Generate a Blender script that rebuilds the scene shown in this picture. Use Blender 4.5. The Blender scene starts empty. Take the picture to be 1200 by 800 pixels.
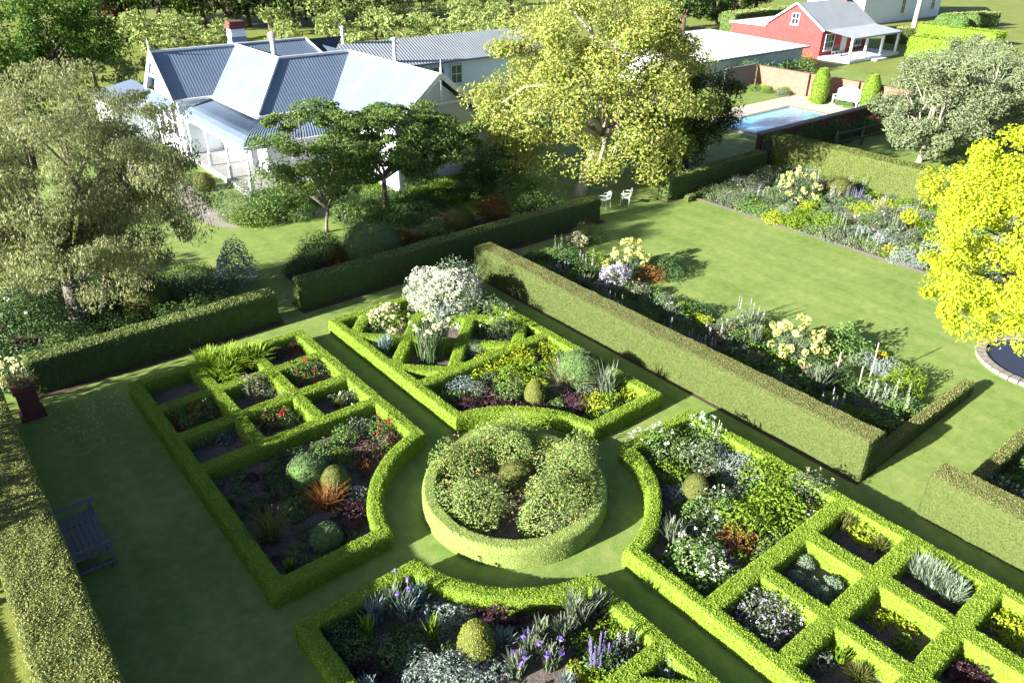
import bpy, math, random
import numpy as np
from mathutils import Matrix, Vector
PI = math.pi
SC = bpy.context.scene
COL = SC.collection
# ------------------------------------------------------------------ camera
F_PX, PITCH, ROLL, YAW = 893.0, math.radians(29.19), math.radians(0.66), math.radians(39.48)
CAM = np.array([-8.745, -10.460, 11.839])
FW = np.array([math.sin(YAW)*math.cos(PITCH), math.cos(YAW)*math.cos(PITCH), -math.sin(PITCH)])
_r = np.array([math.cos(YAW), -math.sin(YAW), 0.0]); _u = np.cross(_r, FW)
RT = _r*math.cos(ROLL)+_u*math.sin(ROLL); UP = -_r*math.sin(ROLL)+_u*math.cos(ROLL)
cd = bpy.data.cameras.new('camera'); cam = bpy.data.objects.new('camera', cd); COL.objects.link(cam)
cd.sensor_width = 36.0; cd.lens = 36.0*F_PX/1200; cd.clip_end = 2000; cd.clip_start = .1
cam.matrix_world = Matrix([[RT[i], UP[i], -FW[i], CAM[i]] for i in range(3)]+[[0, 0, 0, 1]])
SC.camera = cam
# ------------------------------------------------------------------ light
SUN_EL = math.radians(18.6); TO_SUN = np.array([-1.0, .12])
w = bpy.data.worlds.new('World'); SC.world = w; w.use_nodes = True
nt = w.node_tree; sky = nt.nodes.new('ShaderNodeTexSky'); sky.sky_type = 'NISHITA'; sky.sun_disc = False
sky.sun_elevation = SUN_EL; sky.sun_rotation = math.atan2(TO_SUN[0], TO_SUN[1])
bg = nt.nodes['Background']; bg.inputs['Strength'].default_value = .06
sky.air_density = .42
nt.links.new(sky.outputs[0], bg.inputs[0])
sl = bpy.data.lights.new('sun', 'SUN'); sl.energy = 5.0; sl.angle = math.radians(.5); sl.color = (1, .955, .87)
so = bpy.data.objects.new('sun', sl); COL.objects.link(so)
_d = Vector((TO_SUN[0]*math.cos(SUN_EL)/np.hypot(*TO_SUN), TO_SUN[1]*math.cos(SUN_EL)/np.hypot(*TO_SUN), math.sin(SUN_EL)))
so.rotation_euler = _d.to_track_quat('Z', 'Y').to_euler(); so.location = (-30, 0, 30)
vs = SC.view_settings; vs.view_transform = 'Standard'; vs.look = 'None'; vs.gamma = 1; vs.exposure = 2.15
SC.cycles.max_bounces = 5; SC.cycles.diffuse_bounces = 3; SC.cycles.transmission_bounces = 3

RNG = np.random.default_rng(7); random.seed(7)
# ------------------------------------------------------------------ helpers: pixels to places
def ray(px, py): return FW*F_PX+RT*(px-600)-UP*(py-400)
def gp(px, py, h=0.0):
    d = ray(px, py); t = (h-CAM[2])/d[2]; return CAM+d*t
def depth(P): return float((np.asarray(P)-CAM)@FW)
def at(px, py, base):
    f = FW.copy(); f[2] = 0; f /= np.linalg.norm(f); d = ray(px, py)
    return CAM+d*(((np.array([base[0], base[1], 0])-CAM)@f)/(d@f))
# ------------------------------------------------------------------ helpers: objects
def tag(o, label=None, cat=None, group=None, kind=None):
    if label: o['label'] = label
    if cat: o['category'] = cat
    if group: o['group'] = group
    if kind: o['kind'] = kind
    return o
def empty(name, loc=(0, 0, 0), rz=0, label=None, cat=None, group=None):
    o = bpy.data.objects.new(name, None); COL.objects.link(o); o.location = [float(v) for v in loc]
    o.rotation_euler = (0, 0, rz); o.empty_display_size = .2
    return tag(o, label, cat, group)
def mk_mesh(name, chunks, mats, smooth=False):
    me = bpy.data.meshes.new(name); V = []; L = []; C = []; M = []; off = 0
    for c in chunks:
        v, f, m = c[0], c[1], (c[2] if len(c) > 2 else 0)
        v = np.asarray(v, float).reshape(-1, 3)
        if isinstance(f, np.ndarray):
            L.append((f+off).ravel()); C.append(np.full(len(f), f.shape[1])); M.append(np.full(len(f), m))
        else:
            for q in f: L.append(np.asarray(q)+off); C.append(np.array([len(q)])); M.append(np.array([m]))
        V.append(v); off += len(v)
    V = np.concatenate(V); L = np.concatenate(L).astype(np.int32); C = np.concatenate(C).astype(np.int32); M = np.concatenate(M).astype(np.int32)
    me.vertices.add(len(V)); me.vertices.foreach_set('co', V.astype(np.float32).ravel())
    me.loops.add(len(L)); me.loops.foreach_set('vertex_index', L)
    me.polygons.add(len(C)); st = np.concatenate([[0], np.cumsum(C)[:-1]]).astype(np.int32)
    me.polygons.foreach_set('loop_start', st); me.polygons.foreach_set('loop_total', C)
    for m in (mats if isinstance(mats, (list, tuple)) else [mats]): me.materials.append(m)
    me.polygons.foreach_set('material_index', M)
    me.polygons.foreach_set('use_smooth', np.full(len(C), bool(smooth)))
    me.update(calc_edges=True); return me
def obj(name, chunks, mats, parent=None, loc=(0, 0, 0), smooth=False, **tags):
    o = bpy.data.objects.new(name, mk_mesh(name, chunks, mats, smooth)); COL.objects.link(o)
    o.location = [float(v) for v in loc]
    if parent: o.parent = parent
    return tag(o, **tags)
def link_copy(src, parent=None, loc=None, rz=None):
    c = src.copy(); COL.objects.link(c)
    if parent: c.parent = parent
    if loc is not None: c.location = loc
    if rz is not None: c.rotation_euler = (0, 0, rz)
    return c
def box(x0, x1, y0, y1, z0, z1, m=0, bev=0):
    v = [(x, y, z) for z in (z0, z1) for x, y in ((x0, y0), (x1, y0), (x1, y1), (x0, y1))]
    f = np.array([(3, 2, 1, 0), (4, 5, 6, 7), (0, 1, 5, 4), (1, 2, 6, 5), (2, 3, 7, 6), (3, 0, 4, 7)])
    return (np.array(v), f, m)
def bar(a, b, wx, wz, m=0):
    a = np.array(a, float); b = np.array(b, float); d = b-a; d /= np.linalg.norm(d)
    up = np.array([0, 0, 1.]) if abs(d[2]) < .9 else np.array([0, 1., 0])
    s = np.cross(d, up); s /= np.linalg.norm(s); t = np.cross(s, d)
    v = [p+s*sx*wx/2+t*st*wz/2 for p in (a, b) for sx, st in ((-1, -1), (1, -1), (1, 1), (-1, 1))]
    f = np.array([(0, 1, 2, 3), (7, 6, 5, 4), (0, 4, 5, 1), (1, 5, 6, 2), (2, 6, 7, 3), (3, 7, 4, 0)])
    return (np.array(v), f, m)
def tube(pts, rad, n=7, m=0):
    pts = np.array(pts, float); k = len(pts); rad = np.broadcast_to(rad, (k,))
    T = np.gradient(pts, axis=0); T /= np.linalg.norm(T, axis=1)[:, None]+1e-9
    ref = np.array([1., 0, 0]) if abs(T[0][0]) < .8 else np.array([0, 1., 0])
    V = []
    for i in range(k):
        s = np.cross(T[i], ref); s /= np.linalg.norm(s)+1e-9; q = np.cross(T[i], s)
        a = np.linspace(0, 2*PI, n, endpoint=False)
        V.append(pts[i]+rad[i]*(np.cos(a)[:, None]*s+np.sin(a)[:, None]*q))
    F = []
    for i in range(k-1):
        for j in range(n):
            F.append((i*n+j, i*n+(j+1) % n, (i+1)*n+(j+1) % n, (i+1)*n+j))
    fs = [np.array(f) for f in F]
    return (np.concatenate(V), [*map(tuple, F), tuple(range(n-1, -1, -1)), tuple(range((k-1)*n, k*n))], m)
def lathe(prof, n=24, m=0, c=(0, 0, 0)):
    prof = np.array(prof, float); a = np.linspace(0, 2*PI, n, endpoint=False); k = len(prof)
    V = np.stack([np.outer(prof[:, 0], np.cos(a)), np.outer(prof[:, 0], np.sin(a)), np.repeat(prof[:, 1:2], n, 1)], -1).reshape(-1, 3)+np.array(c)
    F = [(i*n+j, i*n+(j+1) % n, (i+1)*n+(j+1) % n, (i+1)*n+j) for i in range(k-1) for j in range(n)]
    return (V, np.array(F), m)
def ribbed(poly, d, pitch, dep, m=0, lap=False):
    """planar polygon cut into strips across direction d, folded into ribs (corrugated iron, weatherboards)"""
    P = np.array(poly, float); n = np.cross(P[1]-P[0], P[2]-P[0]); n /= np.linalg.norm(n)
    d = np.array(d, float); d -= n*(d@n); d /= np.linalg.norm(d)
    s = (P@d); lo, hi = s.min(), s.max(); V = []; F = []
    def clip(pl, lim, sign):
        out = []
        for i in range(len(pl)):
            a, b = pl[i], pl[(i+1) % len(pl)]; fa = (a@d-lim)*sign; fb = (b@d-lim)*sign
            if fa >= 0: out.append(a)
            if (fa > 0 > fb) or (fa < 0 < fb): out.append(a+(b-a)*fa/(fa-fb))
        return out
    x = lo; k = 0
    while x < hi-1e-6:
        q = clip(clip(list(P), x, 1), x+pitch, -1)
        if len(q) >= 3:
            b = len(V)
            for p in q:
                e = (p@d-x)/pitch
                h = dep*((1-e) if lap else (e if k % 2 == 0 else 1-e))
                V.append(p+n*h)
            F.append(tuple(range(b, b+len(q))))
        x += pitch; k += 1
    return (np.array(V), F, m)
def grid_sheet(x0, x1, y0, y1, z, nx, ny, amp=0.0, m=0, fn=None):
    X, Y = np.meshgrid(np.linspace(x0, x1, nx+1), np.linspace(y0, y1, ny+1), indexing='ij')
    Z = np.full_like(X, z)
    if amp: Z = Z+amp*noise3(X*3, Y*3, 0*X)
    if fn: Z = Z+fn(X, Y)
    I = np.arange((nx+1)*(ny+1)).reshape(nx+1, ny+1)
    F = np.stack([I[:-1, :-1], I[1:, :-1], I[1:, 1:], I[:-1, 1:]], -1).reshape(-1, 4)
    return (np.stack([X, Y, Z], -1).reshape(-1, 3), F, m)
_nk = np.random.default_rng(3); _K = [(_nk.normal(size=3)*s, _nk.uniform(0, 6.28), 1/s**.6) for s in (1, 1, 1.7, 1.7, 2.9, 2.9, 4.6, 4.6, 7) for _ in (0, 1)]
def noise3(x, y, z):
    o = 0; t = 0
    for k, p, a in _K: o = o+a*np.sin(k[0]*x+k[1]*y+k[2]*z+p); t += a
    return o/t*2.2
def unit(v): return v/(np.linalg.norm(v, axis=-1, keepdims=True)+1e-9)
def leaves(pos, nrm, L, asp=.5, jit=.6, m=0, fold=.15, tdir=None, tw=0.0):
    """one folded four-cornered leaf at every point"""
    n = len(pos); nr = unit(unit(nrm)+RNG.normal(size=(n, 3))*jit)
    t = RNG.normal(size=(n, 3))
    if tdir is not None: t = t*(1-tw)+np.asarray(tdir)*tw*1.5
    t = unit(t-nr*(t*nr).sum(1)[:, None]); b = np.cross(nr, t)
    l = (L*RNG.uniform(.65, 1.25, n))[:, None]; wd = l*asp
    V = np.stack([pos-t*l*.5, pos+b*wd*.5+nr*l*fold, pos+t*l*.5, pos-b*wd*.5+nr*l*fold], 1).reshape(-1, 3)
    return (V, np.arange(4*n).reshape(n, 4), m)
def sphere_dirs(n, zmin=-1.0):
    z = RNG.uniform(zmin, 1, n); a = RNG.uniform(0, 2*PI, n); s = np.sqrt(1-z*z)
    return np.stack([s*np.cos(a), s*np.sin(a), z], 1)
# ------------------------------------------------------------------ materials
def newmat(name):
    m = bpy.data.materials.new(name); m.use_nodes = True; return m, m.node_tree, m.node_tree.nodes['Principled BSDF']
def ramp(nt, cols):
    r = nt.nodes.new('ShaderNodeValToRGB'); e = r.color_ramp.elements
    while len(e) < len(cols): e.new(.5)
    for i, c in enumerate(cols): e[i].position = i/(max(1, len(cols)-1)); e[i].color = (*c, 1)
    return r
def noise_node(nt, scale, detail=4, rough=.6, coord='Object'):
    tc = nt.nodes.new('ShaderNodeTexCoord'); n = nt.nodes.new('ShaderNodeTexNoise')
    n.inputs['Scale'].default_value = scale; n.inputs['Detail'].default_value = detail; n.inputs['Roughness'].default_value = rough
    nt.links.new(tc.outputs[coord], n.inputs['Vector']); return n
_lm = {}
def leaf(name, cols, rough=.55, trans=.25, spec=.25, var=.35):
    if name in _lm: return _lm[name]
    m, nt, p = newmat(name); g = nt.nodes.new('ShaderNodeNewGeometry'); r = ramp(nt, cols)
    nz = noise_node(nt, 1.3, 3)
    mx = nt.nodes.new('ShaderNodeMath'); mx.operation = 'MULTIPLY_ADD'; mx.inputs[1].default_value = .6; mx.inputs[2].default_value = -.1
    ad = nt.nodes.new('ShaderNodeMath'); ad.operation = 'MULTIPLY_ADD'; ad.inputs[1].default_value = .6
    nt.links.new(nz.outputs[0], mx.inputs[0]); nt.links.new(g.outputs['Random Per Island'], ad.inputs[0]); nt.links.new(mx.outputs[0], ad.inputs[2])
    nt.links.new(ad.outputs[0], r.inputs[0]); nt.links.new(r.outputs[0], p.inputs['Base Color'])
    p.inputs['Roughness'].default_value = rough; p.inputs['Specular IOR Level'].default_value = spec
    if trans:
        tr = nt.nodes.new('ShaderNodeBsdfTranslucent'); ms = nt.nodes.new('ShaderNodeMixShader'); ms.inputs[0].default_value = trans
        nt.links.new(r.outputs[0], tr.inputs[0]); nt.links.new(p.outputs[0], ms.inputs[1]); nt.links.new(tr.outputs[0], ms.inputs[2])
        nt.links.new(ms.outputs[0], nt.nodes['Material Output'].inputs[0])
    _lm[name] = m; return m
def surf(name, cols, scale=4, rough=.8, bump=0, bscale=None, spec=.3, metal=0, detail=5):
    m, nt, p = newmat(name); nz = noise_node(nt, scale, detail); r = ramp(nt, cols)
    r.color_ramp.elements[0].position = .3; r.color_ramp.elements[-1].position = .7
    nt.links.new(nz.outputs[0], r.inputs[0]); nt.links.new(r.outputs[0], p.inputs['Base Color'])
    p.inputs['Roughness'].default_value = rough; p.inputs['Specular IOR Level'].default_value = spec; p.inputs['Metallic'].default_value = metal
    if bump:
        nb = noise_node(nt, bscale or scale*4, 6); b = nt.nodes.new('ShaderNodeBump'); b.inputs['Strength'].default_value = 1; b.inputs['Distance'].default_value = bump
        nt.links.new(nb.outputs[0], b.inputs['Height']); nt.links.new(b.outputs[0], p.inputs['Normal'])
    return m
def lawn_mat(name, cols, stripe=0.0, rings=None):
    m, nt, p = newmat(name); tc = nt.nodes.new('ShaderNodeTexCoord')
    def nz(s, d):
        n = nt.nodes.new('ShaderNodeTexNoise'); n.inputs['Scale'].default_value = s; n.inputs['Detail'].default_value = d; n.inputs['Roughness'].default_value = .65
        nt.links.new(tc.outputs['Object'], n.inputs['Vector']); return n
    a, b, c = nz(.35, 3), nz(3.5, 5), nz(38, 3)
    def madd(x, k, y):
        q = nt.nodes.new('ShaderNodeMath'); q.operation = 'MULTIPLY_ADD'; q.inputs[1].default_value = k
        nt.links.new(x, q.inputs[0])
        if isinstance(y, float): q.inputs[2].default_value = y
        else: nt.links.new(y, q.inputs[2])
        return q.outputs[0]
    s = madd(a.outputs[0], .45, -.25); s = madd(b.outputs[0], .55, s); s = madd(c.outputs[0], .55, s)
    if stripe:
        wv = nt.nodes.new('ShaderNodeTexWave'); wv.bands_direction = 'X'; wv.inputs['Scale'].default_value = .3; wv.inputs['Distortion'].default_value = .6
        nt.links.new(tc.outputs['Object'], wv.inputs['Vector']); s = madd(wv.outputs['Fac'], stripe, s)
    r = ramp(nt, cols); r.color_ramp.elements[0].position = .36; r.color_ramp.elements[-1].position = .74; r.color_ramp.elements[1].position = .54
    nt.links.new(s, r.inputs[0]); nt.links.new(r.outputs[0], p.inputs['Base Color'])
    p.inputs['Roughness'].default_value = .75; p.inputs['Specular IOR Level'].default_value = .15
    bp = nt.nodes.new('ShaderNodeBump'); bp.inputs['Distance'].default_value = .02; bp.inputs['Strength'].default_value = .6
    nt.links.new(c.outputs[0], bp.inputs['Height']); nt.links.new(bp.outputs[0], p.inputs['Normal'])
    return m
M = {}
M['lawn'] = lawn_mat('lawn_grass', [(.112, .185, .04), (.175, .25, .062), (.27, .315, .10)], .06)
M['rough'] = lawn_mat('rough_grass', [(.12, .17, .036), (.19, .225, .05), (.28, .28, .08)])
M['soil'] = surf('garden_soil', [(.08, .062, .06), (.17, .135, .125)], 9, .95, .03, 30)
M['mulch'] = surf('bark_mulch', [(.05, .03, .022), (.10, .07, .05)], 14, .95, .03, 40)
M['gravel'] = surf('pale_gravel', [(.20, .18, .15), (.34, .31, .27)], 30, .95, .02, 60)
M['stone'] = surf('edging_stone', [(.16, .14, .12), (.30, .27, .23)], 12, .9, .01)
M['paving'] = surf('pool_paving', [(.42, .36, .29), (.55, .48, .40)], 3, .85, .005, 20)
M['iron'] = surf('painted_corrugated_iron', [(.12, .165, .235), (.148, .195, .268)], .8, .6, 0, spec=.3)
M['iron2'] = surf('grey_roofing_iron', [(.21, .235, .26), (.26, .285, .31)], .8, .45, 0, spec=.5)
M['whiteroof'] = surf('white_roof', [(.55, .55, .52), (.65, .64, .60)], 1.2, .6)
M['white'] = surf('white_painted_boards', [(.64, .69, .74), (.75, .79, .84)], 2, .55, .002, 14)
M['greywhite'] = surf('pale_grey_boards', [(.50, .53, .55), (.60, .63, .65)], 2, .6, .002, 14)
M['trim'] = surf('white_trim_paint', [(.62, .65, .68), (.72, .75, .78)], 5, .5)
M['glass'], _n, _p = newmat('window_glass'); _p.inputs['Base Color'].default_value = (.02, .024, .028, 1); _p.inputs['Roughness'].default_value = .06; _p.inputs['Specular IOR Level'].default_value = .8
M['deck'] = surf('grey_deck_boards', [(.22, .22, .22), (.32, .32, .31)], 6, .8)
M['weathered'] = surf('weathered_grey_timber', [(.10, .10, .11), (.20, .19, .19)], 18, .85, .004, 60)
M['stakewood'] = surf('bleached_stake_wood', [(.35, .31, .24), (.50, .45, .36)], 20, .85)
M['redpaint'] = surf('red_door_paint', [(.35, .04, .03), (.42, .06, .045)], 3, .5)
M['darkmetal'] = surf('dark_painted_rail', [(.03, .035, .045), (.06, .065, .075)], 5, .5)
M['whitemetal'] = surf('pale_green_white_metal', [(.40, .46, .38), (.52, .57, .49)], 12, .5)
M['bark'] = surf('grey_bark', [(.10, .085, .07), (.24, .21, .18)], 9, .95, .03, 18)
M['palebark'] = surf('pale_bark', [(.26, .22, .17), (.45, .40, .32)], 7, .9, .02, 16)
M['darkbark'] = surf('dark_bark', [(.05, .04, .03), (.12, .09, .07)], 9, .95, .03, 18)
def brick_mat(name, c1, c2, mortar, scale=1.0):
    m, nt, p = newmat(name); tc = nt.nodes.new('ShaderNodeTexCoord')
    sep = nt.nodes.new('ShaderNodeSeparateXYZ'); cmb = nt.nodes.new('ShaderNodeCombineXYZ'); ad = nt.nodes.new('ShaderNodeMath')
    nt.links.new(tc.outputs['Object'], sep.inputs[0]); nt.links.new(sep.outputs[0], ad.inputs[0]); nt.links.new(sep.outputs[1], ad.inputs[1])
    nt.links.new(ad.outputs[0], cmb.inputs[0]); nt.links.new(sep.outputs[2], cmb.inputs[1])
    b = nt.nodes.new('ShaderNodeTexBrick'); b.inputs['Scale'].default_value = scale; b.inputs['Brick Width'].default_value = .24; b.inputs['Row Height'].default_value = .085
    b.inputs['Mortar Size'].default_value = .01; b.inputs['Color1'].default_value = (*c1, 1); b.inputs['Color2'].default_value = (*c2, 1); b.inputs['Mortar'].default_value = (*mortar, 1)
    nt.links.new(cmb.outputs[0], b.inputs['Vector']); nz = noise_node(nt, 1.2, 5); mix = nt.nodes.new('ShaderNodeMix'); mix.data_type = 'RGBA'; mix.blend_type = 'MULTIPLY'; mix.inputs[0].default_value = .35
    nt.links.new(b.outputs['Color'], mix.inputs[6]); nt.links.new(nz.outputs[0], mix.inputs[7]); nt.links.new(mix.outputs[2], p.inputs['Base Color']); p.inputs['Roughness'].default_value = .9
    return m
M['brickpink'] = brick_mat('old_pink_brick', (.25, .10, .065), (.31, .15, .10), (.28, .20, .16))
M['brickred'] = brick_mat('red_cottage_brick', (.42, .03, .03), (.48, .05, .05), (.34, .08, .07))
M['brickdark'] = brick_mat('dark_red_brick', (.13, .035, .03), (.17, .05, .04), (.12, .07, .06))
_wm, _n, _p = newmat('pool_water'); _p.inputs['Base Color'].default_value = (.20, .47, .62, 1); _p.inputs['Roughness'].default_value = .08
_nz = noise_node(_n, 3.5, 4); _b = _n.nodes.new('ShaderNodeBump'); _b.inputs['Distance'].default_value = .05; _b.inputs['Strength'].default_value = .5
_n.links.new(_nz.outputs[0], _b.inputs['Height']); _n.links.new(_b.outputs[0], _p.inputs['Normal']); M['water'] = _wm
_wm, _n, _p = newmat('pond_water'); _p.inputs['Base Color'].default_value = (.03, .035, .05, 1); _p.inputs['Roughness'].default_value = .05; M['pondwater'] = _wm
# foliage
H_BODY = surf('box_hedge_inner', [(.12, .20, .018), (.17, .26, .025)], 20, .8, .02, 60)
H_LEAF = leaf('box_hedge_leaf', [(.085, .18, .02), (.26, .395, .034), (.44, .54, .07)], .5, .3)
T_BODY = surf('tall_hedge_inner', [(.06, .085, .02), (.09, .12, .028)], 14, .85, .02, 60)
T_LEAF = leaf('tall_hedge_leaf', [(.05, .08, .017), (.08, .112, .025), (.115, .14, .042)], .6, .12)
Y_LEAF = leaf('yew_hedge_leaf', [(.05, .09, .025), (.09, .14, .035), (.14, .20, .05)], .6, .12)
R_LEAF = leaf('ring_hedge_leaf', [(.24, .33, .09), (.34, .43, .12), (.44, .52, .17)], .6, .2)
Y_BODY = surf('yew_hedge_inner', [(.05, .08, .02), (.08, .12, .03)], 14, .85, .02, 60)
PAL = dict(
 dark=[(.04, .085, .026), (.07, .14, .042), (.11, .19, .058)], mid=[(.07, .145, .036), (.125, .22, .055), (.19, .29, .075)],
 bright=[(.09, .17, .012), (.15, .25, .02), (.22, .32, .03)], lime=[(.20, .28, .015), (.30, .38, .02), (.40, .46, .04)],
 grey=[(.09, .13, .075), (.15, .19, .12), (.23, .27, .18)], silver=[(.15, .21, .17), (.25, .31, .27), (.38, .43, .39)], fresh=[(.16, .28, .02), (.26, .40, .035), (.36, .48, .06)], greyl=[(.16, .23, .15), (.25, .33, .22), (.36, .43, .31)], sage=[(.065, .12, .048), (.12, .18, .08), (.19, .26, .12)],
 blue=[(.10, .16, .145), (.18, .25, .235), (.28, .35, .34)], purple=[(.03, .014, .02), (.06, .025, .035), (.11, .05, .06)],
 rust=[(.14, .05, .015), (.24, .10, .025), (.30, .17, .05)], brown=[(.07, .05, .03), (.12, .08, .05), (.17, .12, .07)],
 gold=[(.17, .20, .02), (.26, .29, .035), (.35, .37, .06)],
 olive=[(.07, .085, .02), (.12, .135, .03), (.18, .19, .05)], bush=[(.12, .21, .055), (.22, .32, .085), (.40, .35, .14)],
 wht=[(.62, .64, .52), (.75, .75, .68), (.82, .82, .78)], fred=[(.30, .01, .02), (.45, .02, .035), (.55, .05, .08)],
 fpink=[(.5, .10, .18), (.6, .2, .28), (.7, .4, .42)], fpeach=[(.5, .2, .14), (.6, .35, .22), (.65, .5, .38)], fviolet=[(.13, .06, .42), (.22, .12, .62), (.35, .25, .7)],
 flilac=[(.36, .31, .48), (.55, .49, .64), (.70, .65, .74)], fcream=[(.62, .58, .28), (.74, .70, .42), (.8, .78, .58)], fyellow=[(.6, .45, .01), (.7, .58, .03), (.75, .66, .08)],
 euph=[(.42, .47, .12), (.56, .58, .18), (.66, .66, .30)], ivory=[(.42, .44, .33), (.58, .60, .48), (.70, .70, .60)], straw=[(.25, .23, .11), (.36, .34, .18), (.46, .45, .28)])
def P(k): return leaf('leaf_'+k if not k.startswith('f') else 'petal_'+k[1:], PAL[k])
BODY = {k: surf('shrub_inner_'+k, [tuple(.8*c for c in PAL[k][0]), PAL[k][1]], 14, .9, .02, 50) for k in ('dark', 'mid', 'lime', 'blue', 'grey', 'bright', 'olive')}
# ------------------------------------------------------------------ clipped hedges from a plan (signed distance)
def sbox(x0, x1, y0, y1):
    cx, cy, hx, hy = (x0+x1)/2, (y0+y1)/2, (x1-x0)/2, (y1-y0)/2
    return lambda x, y: np.maximum(np.abs(x-cx)-hx, np.abs(y-cy)-hy)
def hedge(name, sdf, bb, h, cell, dens, lsize, mats, label, amp=.012, z0=0.0, asp=.55, jit=.75, cat='hedge', group=None, htop=None, rnd=.03):
    x0, x1, y0, y1 = bb; nx = max(2, int((x1-x0)/cell)+3); ny = max(2, int((y1-y0)/cell)+3)
    gx = x0-cell+np.arange(nx+1)*cell; gy = y0-cell+np.arange(ny+1)*cell
    X, Y = np.meshgrid(gx, gy, indexing='ij')
    ins = sdf((X[:-1, :-1]+X[1:, 1:])/2, (Y[:-1, :-1]+Y[1:, 1:])/2) < 0
    pad = np.pad(ins, 1); cnt = pad[:-1, :-1].astype(int)+pad[1:, :-1]+pad[:-1, 1:]+pad[1:, 1:]
    bnd = (cnt > 0) & (cnt < 4)
    for _ in range(3):
        e = 1e-3; s = sdf(X, Y); dx = (sdf(X+e, Y)-s)/e; dy = (sdf(X, Y+e)-s)/e; g2 = dx*dx+dy*dy+1e-6
        X = np.where(bnd, X-np.clip(s, -cell, cell)*dx/g2, X); Y = np.where(bnd, Y-np.clip(s, -cell, cell)*dy/g2, Y)
    e = cell*.5; gxn = sdf(X+e, Y)-sdf(X-e, Y); gyn = sdf(X, Y+e)-sdf(X, Y-e); gl = np.hypot(gxn, gyn)+1e-6; gxn /= gl; gyn /= gl
    used = cnt > 0; idx = -np.ones(used.shape, int); idx[used] = np.arange(used.sum())
    xs, ys = X[used], Y[used]; hh = (htop(xs, ys) if htop else h)+amp*1.2*noise3(xs*2.2, ys*2.2, 0*xs)
    b_ = bnd[used]; zt = hh-np.where(b_, rnd, 0)
    top = np.stack([xs-np.where(b_, gxn[used]*rnd*.6, 0), ys-np.where(b_, gyn[used]*rnd*.6, 0), zt], 1)
    I = idx; q = np.stack([I[:-1, :-1], I[1:, :-1], I[1:, 1:], I[:-1, 1:]], -1)[ins]
    # boundary edges
    ed = []
    a = pad[1:-1, :-1]; 
    for (A, B, cond) in ((I[:-1, :], I[1:, :], 'y'), (I[:, :-1], I[:, 1:], 'x')):
        if cond == 'y':
            lo = pad[1:-1, :-1]; hi = pad[1:-1, 1:]
            m1 = hi & ~lo; m2 = lo & ~hi
            ed.append(np.stack([A[m1], B[m1]], 1)); ed.append(np.stack([B[m2], A[m2]], 1))
        else:
            lo = pad[:-1, 1:-1]; hi = pad[1:, 1:-1]
            m1 = hi & ~lo; m2 = lo & ~hi
            ed.append(np.stack([B[m1], A[m1]], 1)); ed.append(np.stack([A[m2], B[m2]], 1))
    ed = np.concatenate(ed); bi = np.unique(ed); rm = -np.ones(len(xs), int); rm[bi] = np.arange(len(bi))
    nl = max(2, int(h/max(cell*1.3, .1))); nb = len(bi); V = [top]; layers = [bi]; off = len(top)
    gxs, gys = gxn[used][bi], gyn[used][bi]
    for k in range(1, nl+1):
        f = 1-k/nl; z = z0+(zt[bi]-z0)*f; n_ = amp*noise3(xs[bi]*3, ys[bi]*3, z*3)
        V.append(np.stack([xs[bi]+gxs*n_, ys[bi]+gys*n_, z], 1)); layers.append(off+np.arange(nb)); off += nb
    V = np.concatenate(V); Fs = [q]; e0, e1 = rm[ed[:, 0]], rm[ed[:, 1]]
    for k in range(nl):
        Lt, Lb = layers[k], layers[k+1]
        Q = np.stack([Lt[e1], Lt[e0], Lb[e0], Lb[e1]], 1); nq = np.cross(V[Q[:, 2]]-V[Q[:, 0]], V[Q[:, 3]]-V[Q[:, 1]])
        fl = nq[:, 0]*(gxs[e0]+gxs[e1])+nq[:, 1]*(gys[e0]+gys[e1]) < 0; Q[fl] = Q[fl][:, ::-1]; Fs.append(Q)
    Fq = np.concatenate(Fs)
    # leaves over the whole surface
    A, B, C, D = (V[Fq[:, i]] for i in range(4)); nn = np.cross(C-A, D-B); ar = np.linalg.norm(nn, axis=1)*.5
    c = RNG.poisson(ar*dens); fi = np.repeat(np.arange(len(Fq)), c); u, v = RNG.random((2, len(fi), 1))
    pos = (A[fi]*(1-u)+B[fi]*u)*(1-v)+(D[fi]*(1-u)+C[fi]*u)*v; nr = unit(nn[fi])
    pos = pos+nr*RNG.uniform(-.1, .45, (len(pos), 1))*lsize
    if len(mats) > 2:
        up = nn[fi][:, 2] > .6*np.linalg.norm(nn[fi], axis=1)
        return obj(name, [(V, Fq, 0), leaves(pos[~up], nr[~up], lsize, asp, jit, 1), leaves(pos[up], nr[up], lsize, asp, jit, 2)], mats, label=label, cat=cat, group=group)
    return obj(name, [(V, Fq, 0), leaves(pos, nr, lsize, asp, jit, 1)], mats, label=label, cat=cat, group=group)
# ------------------------------------------------------------------ ground
def sheet(name, x0, x1, y0, y1, z, mat, nx=1, ny=1, amp=0, kind='structure', **k):
    return obj(name, [grid_sheet(x0, x1, y0, y1, z, nx, ny, amp)], mat, kind=kind, **k)
sheet('ground', -400, 700, -300, 800, -.03, M['rough'])
sheet('lawn', -9.6, 60, -30, 52, 0, M['lawn'])
sheet('orchard_grass', -60, 160, 52, 180, -.01, M['rough'])
_soil = []
for (x0, x1, y0, y1) in ((-5.5, -.6, .6, 9.9), (.6, 5.5, .6, 9.9), (-5.5, -.6, -9.9, -.6), (.6, 5.5, -9.9, -.6)):
    _V, _F, _m = grid_sheet(x0, x1, y0, y1, .045, 70, 130, .02); _c = _V[_F].mean(1)
    obj('bed_soil', [(_V, _F[np.hypot(_c[:, 0], _c[:, 1]) > 3.1])], M['soil'], kind='structure')
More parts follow.
